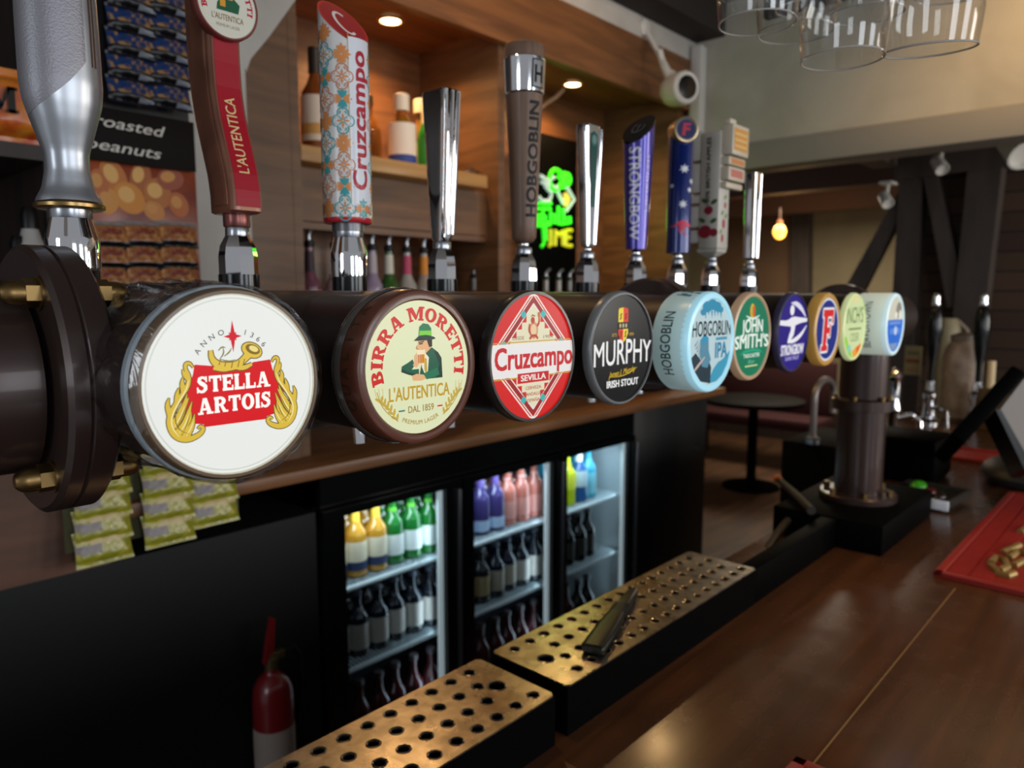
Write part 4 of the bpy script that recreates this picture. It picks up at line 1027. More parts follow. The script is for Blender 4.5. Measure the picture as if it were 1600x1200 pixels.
# ------------------------------------------------------------------ oak back-bar unit
un = thing('oak_back_unit', 'tall brown oak shelf unit with lit niches above the bottle row', 'shelf unit', (2.1, 2.1, 1.16))
mb = MB(); mb.box(.99, 1.115, 1.84, 2.315, 1.16, 2.958); mb.box(1.122, 1.15, 1.85, 2.315, 1.16, 2.958); mb.build('post', OAK, un, world=True)
mb = MB(); mb.box(3.20, 3.27, 1.866, 2.315, 1.16, 2.72); mb.build('jamb', OAK, un, world=True)
mb = MB(); mb.box(1.15, 3.27, 1.83, 1.865, 2.495, 2.720); mb.build('header', OAKX, un, world=True)
mb = MB(); mb.box(1.15, 3.20, 1.865, 2.315, 2.555, 2.58); mb.build('niche_ceiling', OAKX, un, world=True)
mb = MB(); mb.box(1.15, 3.20, 2.295, 2.317, 1.5, 2.555); mb.build('back_panel', OAKX, un, world=True)
mb = MB(); mb.box(1.965, 1.995, 1.87, 2.295, 1.5, 2.555); mb.build('divider', OAK, un, world=True)
mb = MB(); mb.box(1.152, 1.89, 1.85, 2.295, 1.993, 2.037, .003); mb.build('shelf', PINE, un, world=True)
mb = MB(); mb.box(1.15, 1.965, 1.93, 1.95, 1.835, 1.992); mb.box(1.15, 1.965, 1.93, 1.952, 1.815, 1.838); mb.build('apron', OAK, un, world=True)
mb = MB(); mb.box(1.15, 3.20, 1.90, 2.295, 1.46, 1.50); mb.build('bottle_step', OAKX, un, world=True)
lampm = mat('lamp_glow', '#ffe2a8', .4, emit=16)
for k, (x, y) in enumerate(((1.664, 2.09), (2.686, 2.10))):
    th = thing('downlight', ('round warm downlight in the niche ceiling above the whisky bottles', 'round warm downlight in the niche ceiling above the neon sign')[k], 'downlight', (x, y, 2.555), 'niche downlights')
    mb = MB(); mb.lathe([(.046, -.001), (.046, -.006), (.036, -.008), (.034, -.002)], None, 32, False, False); mb.build('bezel', mat('bezel_brass', '#c9a060', .3, .8), th)
    mb = MB(); mb.lathe([(.034, -.003), (.030, -.007), (0, -.009)], None, 32, True, False); mb.build('lamp', lampm, th)
    light('downlight_beam', 'SPOT', (x, y, 2.54), 24, (1.0, .58, .24), .03, None, (x, y, 0), 150, .8)

# white cable loop from the second downlight
tag(MB().tube([at(880, 140, y=2.05), at(868, 152, y=2.05), at(855, 160, y=2.05), at(845, 168, y=2.06), at(838, 176, y=2.08)], .009, 8).build('light_cable', mat('cable_beige', '#b58a68', .5)), 'thin beige cable hanging from the niche ceiling beside the downlight', 'cable')

# neon sign
ng = thing('neon_sign', 'black board with green, white and yellow neon words about tequila time', 'neon sign', (2.69, 2.2, 1.5))
MB().box(2.53, 2.86, 2.205, 2.225, 1.50, 2.345, .004).build('backing_board', BLACKMT, ng, world=True)
def neon(name, strokes, col, e, r=.009):
    mb = MB()
    for st in strokes:
        P = [at(px, py, y=2.185) for px, py in st]
        Q = []
        for a_, b_ in zip(P, P[1:]): Q += [a_, a_.lerp(b_, .5)]
        Q.append(P[-1])
        mb.tube(Q, r, 8)
    return mb.build(name, mat('neon_'+name, col, .4, emit=e), ng, world=True)
neon('lime_slice', [[(868+10*math.cos(t*.524)*.95, 281+12*math.sin(t*.524)*1.35) for t in range(13)], [(880, 268), (880, 295)], [(872, 275), (888, 290)], [(888, 272), (873, 291)], [(884+7*math.cos(t*.785), 281+9*math.sin(t*.785)) for t in range(9)], [(882, 281), (886, 283)]], '#3cf01e', .8, .010)
neon('white_word', [[(843, 274), (856, 282), (866, 277)], [(845, 284), (858, 290)], [(862, 275), (852, 292), (862, 302), (858, 314), (846, 314), (842, 307)], [(868, 290), (873, 304), (880, 318)], [(884, 290), (897, 312), (884, 330)], [(862, 290), (872, 300)]], '#a9bcbc', .55, .009)
neon('drop', [[(882, 303), (888, 311), (883, 320), (880, 311)], [(884, 306), (884, 317)]], '#d9b84a', .7, .011)
neon('green_word', [[(836, 318), (861, 318)], [(838, 326), (860, 326)], [(849, 326), (846, 350)], [(837, 336), (848, 336), (847, 348), (836, 348), (837, 336)], [(838, 342), (848, 342)], [(852, 336), (852, 348), (860, 348), (860, 330)], [(866, 334), (866, 350)], [(872, 322), (872, 350), (880, 350)], [(879, 326), (880, 338), (880, 350), (891, 348), (890, 338)], [(884, 340), (890, 348)], [(836, 352), (848, 354), (850, 380), (846, 386)], [(852, 352), (853, 376)], [(838, 353), (860, 351)]], '#30e81e', .75, .008)
neon('yellow_word', [[(860, 358), (860, 383), (858, 384)], [(867, 384), (868, 360), (874, 368), (879, 360), (880, 384)], [(893, 360), (884, 360), (884, 384), (893, 384)], [(884, 371), (891, 371)]], '#b8b41a', .8, .0095)
light('neon_spill', 'POINT', (2.70, 2.12, 2.0), 1.0, (.35, 1, .12), .08)

# ------------------------------------------------------------------ bottles
GLS = {}
def bmat(c, rough=.12): return mat('bottle_glass', c, rough, coat=.5)
def bottle(name, label, cat, loc, h, r, neck_r, sh, glass, lab=None, labz=(.12, .5), cap='#c9c4b8', caph=.06, group=None, foil=None, band=None, cap_r=1.25, pour=False):
    """h total height to the neck lip; sh shoulder height fraction"""
    th = thing(name, label, cat, loc, group)
    b = MB(); b.lathe([(r*.86, 0), (r, .006), (r, h*sh), (r*.93, h*(sh+.05)), (r*.62, h*(sh+.12)), (neck_r*1.12, h*(sh+.20)), (neck_r, h*(sh+.26)), (neck_r, h*.985), (neck_r*1.12, h*.99), (neck_r*1.0, h)], None, 20)
    b.build('bottle_body', bmat(glass), th)
    if lab:
        b = MB(); b.lathe([(r+.0008, h*labz[0]), (r+.0008, h*labz[1])], None, 20, False, False); lb = b.build('paper_label', mat('paper', lab, .6), th)
        if band:
            b = MB(); b.lathe([(r+.0014, h*band[1]), (r+.0014, h*band[2])], None, 20, False, False); b.build('label_band', mat('paper', band[0], .6), lb)
    if foil:
        b = MB(); b.lathe([(neck_r*1.3, h*foil[1]), (neck_r*1.12, h*foil[2])], None, 16, False, False); b.build('neck_label', mat('paper', foil[0], .5), th)
    if pour:
        b = MB(); b.lathe([(neck_r*1.15, h*.97), (neck_r*1.3, h*1.0), (neck_r*1.3, h*1.03), (neck_r*.7, h*1.05)], None, 16); b.build('stopper', BLACKPL, th)
        b = MB(); b.tube([(0, 0, h*1.04), (0, 0, h*1.10), (.004, -.006, h*1.16), (.012, -.016, h*1.21)], [.0075, .0065, .006, .0055], 12); b.build('pourer', SATIN, th)
    elif cap:
        b = MB(); b.lathe([(neck_r*cap_r, h*(1-caph)), (neck_r*cap_r, h*1.012), (neck_r*cap_r*.85, h*1.02)], None, 18); b.build('cap', mat('bottle_cap', cap, .35), th)
    return th
# upper niche shelf (top at z 2.037)
bottle('spirit_bottle', 'whisky bottle with dark cap and white label at the post end of the shelf', 'bottle', (1.30, 2.0, 2.037), .315, .044, .015, .55, '#7a3f14', '#d9cfc0', (.14, .56), '#2c2622', .22, 'spirit bottles on the niche shelf', band=('#c99a54', .2, .3))
bottle('spirit_bottle', 'clear brown bottle half hidden behind the tiled tap lever', 'bottle', (1.39, 2.12, 2.037), .27, .036, .013, .6, '#5c3418', '#8a7a64', (.2, .5), '#1c1512', .1, 'spirit bottles on the niche shelf')
bottle('spirit_bottle', 'amber rum bottle with big white label, blue foot band and pale cap', 'bottle', (1.633, 2.0, 2.037), .245, .046, .016, .55, '#94601c', '#e6dfd2', (.05, .62), '#e8ddca', .2, 'spirit bottles on the niche shelf', foil=('#b8322e', .68, .76), band=('#2f4a94', .05, .2), cap_r=1.6)
bottle('spirit_bottle', 'dark amber bottle without label behind the white-labelled rum', 'bottle', (1.60, 2.14, 2.037), .26, .042, .014, .55, '#6b3d12', None, (.1, .5), '#2a1c12', .1, 'spirit bottles on the niche shelf')
bottle('spirit_bottle', 'slim green bottle with cream neck on the niche shelf', 'bottle', (1.738, 2.0, 2.037), .235, .030, .012, .55, '#1f7a20', '#2f8a2a', (.1, .5), '#e8dcb0', .3, 'spirit bottles on the niche shelf')
bottle('spirit_bottle', 'bottle with a broad pale stopper behind the mirror chrome lever', 'bottle', (1.785, 2.08, 2.037), .27, .040, .017, .5, '#7c5a2c', '#cfc4ac', (.1, .45), '#ddd2ba', .16, 'spirit bottles on the niche shelf', cap_r=1.5)
for k, (px, py) in enumerate(((728, 262), (741, 267), (753, 270))):
    p = at(px, py, y=1.95); th = thing('shot_glass', ('small upturned shot glass beside the mirror chrome lever', 'small upturned shot glass in the middle of the shelf end trio', 'small upturned shot glass at the very end of the shelf')[k], 'shot glass', (p.x, 1.93+.02*k, 2.037), 'shot glasses at the shelf end')
    b = MB(); b.lathe([(.020, 0), (.0215, .001), (.017, .032), (.0155, .032), (.0185, .003)], None, 20, False, False); b.lathe([(.016, .028), (.016, .032)], None, 20); b.build('glass_bowl', thin_glass('shot_glass_clear', (.9, .9, .9)) if k == 0 else bpy.data.materials['shot_glass_clear'], th)

# bottles with pourers on the lower step (top z 1.50)
SP = [((1.252, 1.985), '#7a4a5c', '#3b2a36', '#a57a8c', 'dark capped bottle with pink floral label beside the oak post'),
      ((1.345, 1.985), '#b08a90', '#8a3a5a', '#c9a0a8', 'pink bottle with pourer half hidden by the tiled tap lever'),
      ((1.487, 1.985), '#9a8aa4', '#b9b0b8', '#b7a6c4', 'lilac bottle with pourer beside the chrome ferrule'),
      ((1.555, 1.985), '#2f5a24', '#d4d0c4', '#3d6b30', 'green bottle with white neck label and pourer'),
      ((1.632, 1.985), '#a8a4a0', '#c24a6a', '#cfcac4', 'clear bottle with pink neck label and pourer'),
      ((1.708, 1.985), '#9a9088', '#d98a2c', '#c4bcb4', 'clear bottle with orange neck label and pourer')]
for (xy, gl, nk, lb, lab) in SP:
    bottle('spirit_bottle', lab, 'bottle', (*xy, 1.502), .272, .034, .0125, .52, gl, lb, (.1, .5), None, foil=(nk, .70, .93), group='bottles with pourers on the lower step', pour=True)
for k, (px, gl) in enumerate(((741, '#5a5048'), (853, '#8a8680'), (873, '#8f8b84'), (890, '#5c5a56'))):
    p = at(px, 430, y=2.0); bottle('spirit_bottle', ('short bottle with pourer just past the mirror chrome lever', 'clear bottle with pourer under the green neon word', 'clear bottle with pourer under the yellow neon word', 'clear bottle with pourer behind the green-inset chrome lever')[k], 'bottle', (p.x, 2.0, 1.502), .19, .030, .012, .5, gl, None, (.1, .4), None, group='bottles with pourers on the lower step', pour=True)

# ------------------------------------------------------------------ back counter, cabinets
bc = thing('back_counter', 'brown oak back counter above the black bottle fridge', 'counter', (2, 2, 1.13))
MB().box(.57, 3.45, 1.70, 2.318, 1.128, 1.16, .003).build('worktop', OAKX, bc, world=True)
MB().box(1.13, 2.73, 1.775, 1.80, 1.02, 1.128).build('fascia', BLACKGL, bc, world=True)
tag(MB().box(-1.2, 1.10, 1.755, 2.30, 0, 1.02).build('black_panel_cabinet', mat('black_panel', '#0d0e10', .55)), 'plain black cabinet front behind the fire extinguisher', 'cabinet')
wc = thing('wooden_cabinet', 'reddish brown wooden cabinet end behind the yellow snack packets', 'cabinet', (0, 1.9, 1.02))
MB().box(-.9, .565, 1.745, 1.825, 1.022, 1.50).build('carcass', noisy('reddish_oak', '#4a2f22', '#65422f', (3, 3, 22), .55, lo=.3, hi=.7), wc, world=True)
sd = thing('black_side_cabinet', 'plain black cabinet between the bottle fridge and the open floor', 'cabinet', (3.05, 2, 0))
MB().box(2.735, 3.40, 1.775, 2.30, 0, 1.127, .003).build('carcass', mat('black_panel', '#15171a', .5), sd, world=True)
MB().cyl((3.30, 1.775, .86), (3.30, 1.760, .86), .008).build('knob', SATIN, sd, world=True)
# dark shelf unit at the far left with crisps
ds = thing('dark_shelf_unit', 'dark stained open shelf unit holding the orange crisp packet', 'shelf unit', (.1, 2, 1.5))
mb = MB(); mb.box(.505, .545, 1.80, 2.29, 1.502, 2.95); mb.box(-.9, .505, 2.27, 2.29, 1.502, 2.95); mb.build('carcass', DARKOAK, ds, world=True)
MB().box(-.9, .505, 1.76, 2.27, 1.895, 1.925).build('shelf', DARKOAK, ds, world=True)

# ------------------------------------------------------------------ bottle fridge with three glass doors
FY0, FY1 = 1.775, 2.28
fr = thing('bottle_fridge', 'black under-counter bottle fridge with three lit glass doors', 'fridge', (1.92, 2.0, 0))
mb = MB(); mb.box(1.12, 2.73, FY0+.03, FY1, .05, .16); mb.box(1.12, 2.73, FY0+.03, FY1, .985, 1.018); mb.box(1.12, 1.15, FY0+.03, FY1, .16, .985); mb.box(2.70, 2.73, FY0+.03, FY1, .16, .985); mb.box(1.15, 2.70, FY1-.02, FY1, .16, .985)
mb.build('cabinet', BLACKGL, fr, world=True)
MB().box(1.15, 2.70, FY1-.03, FY1-.021, .16, .985).build('back_liner', mat('fridge_liner_dark', '#1d2a3a', .5), fr, world=True)
MB().box(2.680, 2.699, FY0+.035, FY1-.03, .16, .985).build('side_liner', mat('fridge_liner', '#c3cdcf', .4), fr, world=True)
doors = [(1.12, 1.655, 1.190, 1.565), (1.665, 2.175, 1.710, 2.115), (2.185, 2.70, 2.222, 2.630)]
PANE = thin_glass('fridge_pane', (.93, .96, .97), 1.35)
for dx0, dx1, gx0, gx1 in doors:
    mb = MB(); y0, y1 = 1.745, 1.775; z0, z1 = .10, 1.015; g0, g1 = .175, .992
    mb.box(dx0, gx0, y0, y1, z0, z1); mb.box(gx1+.018, dx1, y0, y1, z0, z1); mb.box(gx0, gx1+.018, y0, y1, g1, z1); mb.box(gx0, gx1+.018, y0, y1, z0, g0)
    d = mb.build('door_frame', BLACKGL, fr, world=True)
    MB().box(gx0, gx1+.018, 1.757, 1.761, g0, g1).build('pane', PANE, d, world=True)
    MB().box(gx1+.062, gx1+.074, 1.728, 1.744, .18, .985, .002).build('handle_strip', mat('handle_metal', '#6d6f74', .3, .8), d, world=True)
    MB().box(gx1-.002, gx1+.017, 1.762, 1.772, g0, g1).build('white_strip', mat('gasket_glow', '#d5e4e8', .4, emit=.30), d, world=True)  # seal glows by emission, standing in for fridge light on it
    for zs in (.484, .744):
        mb = MB()
        mb.tube([(gx0-.02, 1.800, zs), (gx1+.07, 1.800, zs)], .0085, 8); mb.tube([(gx0-.02, 2.22, zs), (gx1+.07, 2.22, zs)], .005, 8)
        k = gx0-.015
        while k < gx1+.06: mb.tube([(k, 1.80, zs+.004), (k, 2.22, zs+.004)], .0022, 5); k += .0145
        mb.build('wire_shelf', mat('shelf_white', '#cfe0e4', .35), fr, world=True)
    cx = (gx0+gx1)/2
    light('fridge_led', 'AREA', (cx, 1.80,   .978), .95, (.72, .88, 1.0), .36, .04, (cx, 2.05, .5))
    light('fridge_led', 'AREA', (gx1+.005, 1.805, .60), .42, (.66, .86, 1.0), .02, .70, (cx-.1, 2.1, .60))

BK = [  # per door, per shelf (top, middle, bottom): list of 5 kinds, chrome-strip end first
    [['green', 'green', 'green', 'amber', 'amber', 'amber'], ['dark'] * 6, ['red'] * 6],
    [['rose', 'rose', 'rose', 'violet', 'violet', 'violet'], ['dark', 'dark', 'navy', 'navy', 'cream', 'cream'], ['red'] * 6],
    [['blank', 'blank', 'cyan', 'blue', 'lime', 'cyan'], ['blank', 'blank', 'black', 'black', 'black', 'black'], ['blank', 'blank', 'black', 'black', 'red', 'red']]]
KD = {'green': ('green bottle with round white label', '#1c6a2a', '#dfe6e2', (.14, .44), '#d8dde0', ('#5ab030', .66, .82)),
      'amber': ('amber bottle with cream label', '#b8862c', '#e2d8bc', (.10, .50), '#b89a48', ('#d8b03a', .66, .9)),
      'dark': ('dark bottle with cream label', '#111722', '#b8b2aa', (.12, .52), '#39424f', None),
      'red': ('dark red bottle', '#451a1f', '#3f1a1e', (.12, .5), '#4a4448', None),
      'rose': ('rosé bottle with gold cap', '#b46a5c', '#c98a80', (.12, .42), '#d2a848', ('#d9a8a4', .6, .8)),
      'violet': ('violet bottle with pale blue label', '#3c3468', '#a9c0dc', (.06, .24), '#b9b4c4', ('#5a4a8c', .6, .9)),
      'navy': ('navy bottle with cream label', '#141c2e', '#b9b0a0', (.14, .52), '#46566c', None),
      'cream': ('dark bottle with straw label', '#1f1f24', '#b9a478', (.14, .5), '#4a4e58', None),
      'cyan': ('bright cyan bottle', '#3fa8c8', '#7fd0e0', (.1, .5), '#cfe4ee', ('#3f9ac0', .6, .8)),
      'blue': ('deep blue and white bottle', '#2b5a94', '#c2dde8', (.3, .6), '#c8dcf0', ('#e6eef4', .62, .9)),
      'lime': ('lime yellow bottle with red cap', '#b8cc1e', '#d6dc3a', (.3, .6), '#b03040', ('#c03a5a', .1, .2)),
      'black': ('black bottle with dull label', '#15171a', '#3c3a36', (.14, .5), '#5a5c60', None)}
ORD = ['nearest the white strip', 'second from white strip', 'third from white strip', 'fourth from white strip', 'fifth from white strip', 'sixth from white strip']
DN = ['first fridge door', 'middle fridge door', 'last fridge door']; SN = ['top', 'middle', 'bottom']
PROTO = {}
for d, (dx0, dx1, gx0, gx1) in enumerate(doors):
    for s, zs in enumerate((.7515, .4915, .163)):
        for row in ((0, 1) if s < 2 else (0,)):
            for k, kd in enumerate(BK[d][s]):
                if kd == 'blank': continue
                tx, gl, lb, lz, cp, fo = KD[kd]; hgt = (.226, .205, .235)[s]
                x = gx1+.042-k*.0745+(0.016 if row else 0); y = 1.862+.085*row+.012*((k*7+s*3) % 3)/3
                lab = f'{tx}, {"rear" if row else "front"} row, {SN[s]} shelf, {DN[d]}, {ORD[k]}'
                w = lab.replace(',', '').split()
                if len(w) > 16: lab = f'{tx}, {"rear" if row else "front"} {SN[s]} row, {DN[d]}, {ORD[k]}'
                grp = f'bottles in the {DN[d]}'
                key = (kd, hgt)
                if key not in PROTO:
                    PROTO[key] = bottle('beer_bottle', lab, 'bottle', (x, y, zs), hgt, .0352, .0125, .57, gl, lb, lz, cp, .06, grp, foil=fo, band=('#2c3a5c', .10, .22) if kd == 'amber' else None)
                else: copy_thing(PROTO[key], (x, y, zs), lab, grp)

# ------------------------------------------------------------------ fire extinguisher on the black panel
p = at(427, 1100, y=1.69)
fx = thing('fire_extinguisher', 'small red fire extinguisher hanging on the black panel', 'fire extinguisher', (p.x, 1.69, .27))
RED = mat('extinguisher_red', '#74161a', .3, coat=.4)
mb = MB(); mb.lathe([(.046, 0), (.052, .006), (.052, .30), (.049, .335), (.038, .36), (.022, .372), (.017, .38), (.017, .39)], None, 32); mb.build('cylinder', RED, fx)
mb = MB(); mb.lathe([(.0526, .02), (.0526, .235)], None, 32, False, False); mb.build('instruction_label', mat('extinguisher_label', '#9c8f86', .5), fx)
mb = MB(); mb.lathe([(.018, .388), (.018, .415), (.012, .42)], None, 16); mb.box(-.01, .035, -.011, .011, .405, .430, .003); mb.build('valve', mat('valve_brass', '#5c5236', .4, .6), fx)
mb = MB(); mb.prism([(-.022, .405), (-.006, .40), (.004, .43), (.010, .52), (.002, .525), (-.012, .46)], -.009, .009, 'Y'); mb.build('lever', RED, fx)
mb = MB(); mb.tube([(.03, 0, .418), (.06, 0, .425), (.078, 0, .40), (.082, 0, .33), (.076, 0, .25), (.066, 0, .20)], .007, 10); mb.build('hose', BLACKPL, fx)
mb = MB(); mb.box(-.03, .03, .045, .062, .15, .19); mb.build('wall_bracket', BLACKPL, fx)

# ------------------------------------------------------------------ snack packets on their hanging cards
def packet(name, w, h, d, pick=None, crimp=.10, nx=16, nz=20):
    """pillow-shaped packet in the XZ plane, origin at its top edge centre; pick(u,v) gives the printed area of a face"""
    t = bmesh.new(); F, Bk = [], []
    for j in range(nz+1):
        v = j/nz; rf, rb = [], []
        for i in range(nx+1):
            u = i/nx; e = max(0, min(1, (v-crimp)/.18, (1-crimp-v)/.18)); b = d*.5*math.sin(math.pi*u)**.6*math.sin(e*math.pi/2)**.8 if 0 < u < 1 else 0
            x = (u-.5)*w*(1-.05*math.sin(math.pi*v)); z = -v*h
            zz = .0006 if 0 < u < 1 else 0
            b += .0012*math.sin(u*23+v*7)*math.sin(v*19) if 0 < u < 1 and .08 < v < .92 else 0
            rf.append(t.verts.new((x, -b-zz, z))); rb.append(t.verts.new((x, b*.6+zz, z)))
        F.append(rf); Bk.append(rb)
    for j in range(nz):
        for i in range(nx):
            f = t.faces.new((F[j][i], F[j+1][i], F[j+1][i+1], F[j][i+1]))
            if pick: f.material_index = pick((i+.5)/nx, (j+.5)/nz)
            t.faces.new((Bk[j][i], Bk[j][i+1], Bk[j+1][i+1], Bk[j+1][i]))
    mb = MB(); mb.add(t); return mb
def blotch(name, base, spots, scale, lo=.52, hi=.6, rough=.3):
    return noisy(name, base, spots, (scale, scale, scale), rough, .2, lo=lo, hi=hi, bump=.05, detail=2)
YEL = blotch('packet_yellow', '#86841c', '#a39a30', 40, .4, .6)
BLUEP = blotch('packet_blue', '#16305e', '#9a7444', 70, .50, .62); NAVYP = mat('packet_navy', '#0b0c10', .3)
BRN = blotch('packet_peanut', '#8e5128', '#b27a40', 60, .4, .6)
GREYP = mat('packet_greyprint', '#857a78', .35); TANP = mat('packet_tanprint', '#c0ac74', .35); SILP = mat('packet_silverprint', '#777d88', .3); REDP = mat('packet_redprint', '#7a3424', .35)
def pick_yellow(u, v):
    if u < .46 and .36+.1*u < v < .62+.1*u: return 1
    if .22-.06*u < v < .36+.06*u: return 2
    return 0
def pick_blue(u, v):
    if v > .68: return 3 if (u > .62 and .78 < v < .88) else 1
    if v < .14: return 1
    if u < .42 and .16 < v < .27: return 3
    return 0
def pick_nut(u, v):
    if v > .74: return 1
    if v < .20: return 3
    return 2 if (.3 < u < .75 and .3 < v < .5) else 0
PKD = {'yellow': (.115, .075, .022, [YEL, GREYP, TANP], pick_yellow), 'blue': (.098, .068, .022, [BLUEP, NAVYP, NAVYP, SILP], pick_blue), 'nut': (.092, .060, .02, [BRN, NAVYP, REDP, GREYP], pick_nut)}
PK = {}
def put_packet(kind, loc, label, group, rz=0, tilt=0, s=1):
    if kind not in PK:
        w, h, d, ms, pk = PKD[kind]; o = packet('p', w, h, d, pk).build('snack_packet', ms); PK[kind] = o
    else:
        o = PK[kind].copy(); COL.objects.link(o)
    o.location = loc; o.rotation_euler = (R(tilt), 0, R(rz)); tag(o, label, 'snack packet', group)
# yellow packets in front of the wooden cabinet: columns between photo x 105 and 370
tag(MB().box(.475, .865, 1.733, 1.738, 1.07, 1.40).build('packet_card', mat('card_grey', '#5e5a3c', .7)), 'backing card behind the yellow snack packets', 'card')
oc = ['first', 'second', 'third', 'fourth', 'fifth', 'sixth']
for c, (px, rows) in enumerate(((155, (690, 730, 764, 799, 832)), (258, (700, 735, 771, 806)), (330, (708, 744, 778)))):
    for r, py in enumerate(rows):
        p = at(px, py, y=1.705-.002*r)
        put_packet('yellow', (p.x, p.y-.003*r, p.z+.012), f'yellow snack packet, {oc[r]} from the top in the {["column by the wooden cabinet", "middle column", "column nearest the fridge"][c]}', 'yellow snack packets on their card', tilt=-14)
# blue packets and the chalked header card
tag(MB().box(.555, .790, 1.735, 1.740, 1.885, 2.55).build('nut_card', mat('card_black', '#100e0d', .5)), 'tall black display card behind the blue nut packets', 'card')
for c, px in enumerate((203, 262)):
    for r in range(9):
        py = (150 if c == 0 else 158)-36*r
        p = at(px-r*.8, py, y=1.705)
        put_packet('blue', (p.x, 1.706-.002*r, p.z+.045), f'blue nut packet, {(oc+["seventh", "eighth", "ninth"])[r]} from the bottom, column {["near the silver lever", "near the brown lever"][c]}', 'blue nut packets on the black card', tilt=-14)
q = at(204, 205, y=1.70)
hc = thing('chalked_card', 'black card handwritten in white above the peanut poster', 'card', (.672, 1.70, 1.885))
MB().box(.560, .785, 1.700, 1.703, 1.900, 2.01, .001).build('card', mat('card_black2', '#15100d', .6, spec=.15), hc, world=True)
for tx, ux, vy, wd in (('roasted', 0, 0, .145), ('peanuts', -.016, -.048, .155)):
    a = Art(); a.text(tx, ux, vy, .022, '#d8d2c8', 0, w=wd, shear=.25, bold=.006, rot=-2)
    a.build('lettering', hc, lambda u, v, L: (q.x-.672+u, -.0006-L*.0002, q.z-1.885+v), 0, .5)
pc = thing('peanut_poster', 'glossy brown poster of large golden peanuts below the handwritten card', 'poster', (.672, 1.72, 1.64))
MB().box(.55, .790, 1.715, 1.718, 1.62, 1.902, .001).build('sheet', blotch('poster_brown', '#74281a', '#a04a22', 9, .4, .7), pc, world=True)
a = Art()
for x, y, rx, ry, ro, c in ((-.060, .075, .026, .040, 20, '#bf6f2a'), (-.005, .080, .022, .036, -15, '#a85c28'), (-.030, .035, .030, .036, 40, '#d0842e'), (.030, .050, .030, .034, 0, '#b56a2c'), (.075, .030, .022, .028, 20, '#b8622e'), (-.075, .025, .022, .028, 0, '#cf8c3c'), (.02, .012, .02, .024, 60, '#c88240'), (.060, .085, .030, .024, 15, '#9c4a30'), (-.09, .06, .02, .03, 0, '#b8642e')):
    a.ell(x, y, rx, ry, c, 0, 24, R(ro)); a.ell(x-rx*.2, y+ry*.2, rx*.55, ry*.5, '#e2ac62' if ry > .03 else '#d08f48', 1, 16, R(ro))
a.build('peanut_print', pc, lambda u, v, L: (u, -.0056-L*.0002, .155+v), 0, .35)
for c, px in enumerate((170, 222, 275)):
    for r, py in enumerate((355, 388, 420)):
        p = at(px, py, y=1.695); put_packet('nut', (p.x, 1.698-.003*r, p.z+.012), f'brown peanut packet, row {["under the poster", "in the middle", "just above the rail"][r]}, {["by the silver lever", "central column", "by the pier"][c]}', 'brown peanut packets under the poster', tilt=-12)

# crisp packet and cleaning bottles at the far end
cp = thing('crisp_packet', 'orange crisp packet with black jagged lettering on the dark shelf', 'crisp packet', (.40, 1.80, 1.93))
mb = packet('p', .23, .15, .07); bmesh.ops.transform(mb.bm, matrix=Matrix.Translation((0, 0, .15)), verts=mb.bm.verts)
mb.build('packet', noisy('crisp_orange', '#c2481c', '#e0902c', (14, 14, 14), .3, .3, lo=.35, hi=.6, bump=.05), cp)
a = Art(); a.slab('M', -.02, .055, .05, '#191410', 0, w=.06)
a.build('lettering', cp, lambda u, v, L: (u, -.044, v), 0, .4); cp.location = (at(14, 215, y=1.80).x, 1.80, 1.9255)
mb = packet('p', .20, .13, .06); bmesh.ops.transform(mb.bm, matrix=Matrix.Translation((0, 0, .13)), verts=mb.bm.verts)
tag(mb.build('crisp_packet', noisy('crisp_dark', '#241c16', '#6d5a2a', (14, 14, 14), .3, .3, lo=.5, hi=.65, bump=.05)), 'dark crisp packet leaning beside the orange one', 'crisp packet').location = (at(44, 205, y=1.90).x, 1.90, 1.9255)
for k, (px, lab) in enumerate(((50, 'white spray bottle with black cap below the dark shelf'), (30, 'smaller pale bottle beside the white spray bottle'))):
    p = at(px, 400, y=1.785); th = thing('cleaning_bottle', lab, 'bottle', (p.x, 1.785, 1.502), 'cleaning bottles')
    mb = MB(); hh = .255-.06*k; mb.loft([(0, 0, 0, .034, .03, 3), (hh*.8, 0, 0, .034, .03, 3), (hh*.92, 0, 0, .020, .02, 2), (hh, 0, 0, .015, .015, 2)], 28); mb.build('bottle_body', mat('pale_bottle', '#aaa6a2', .4), th)
    mb = MB(); mb.loft([(.02, 0, 0, .0347, .0307, 3), (hh*.45, 0, 0, .0347, .0307, 3)], 28); mb.build('paper_label', mat('label_purple', '#4a3f52', .5), th)
    mb = MB(); mb.lathe([(.016, hh), (.016, hh+.03), (.010, hh+.045)], None, 20); mb.build('cap', BLACKPL, th)
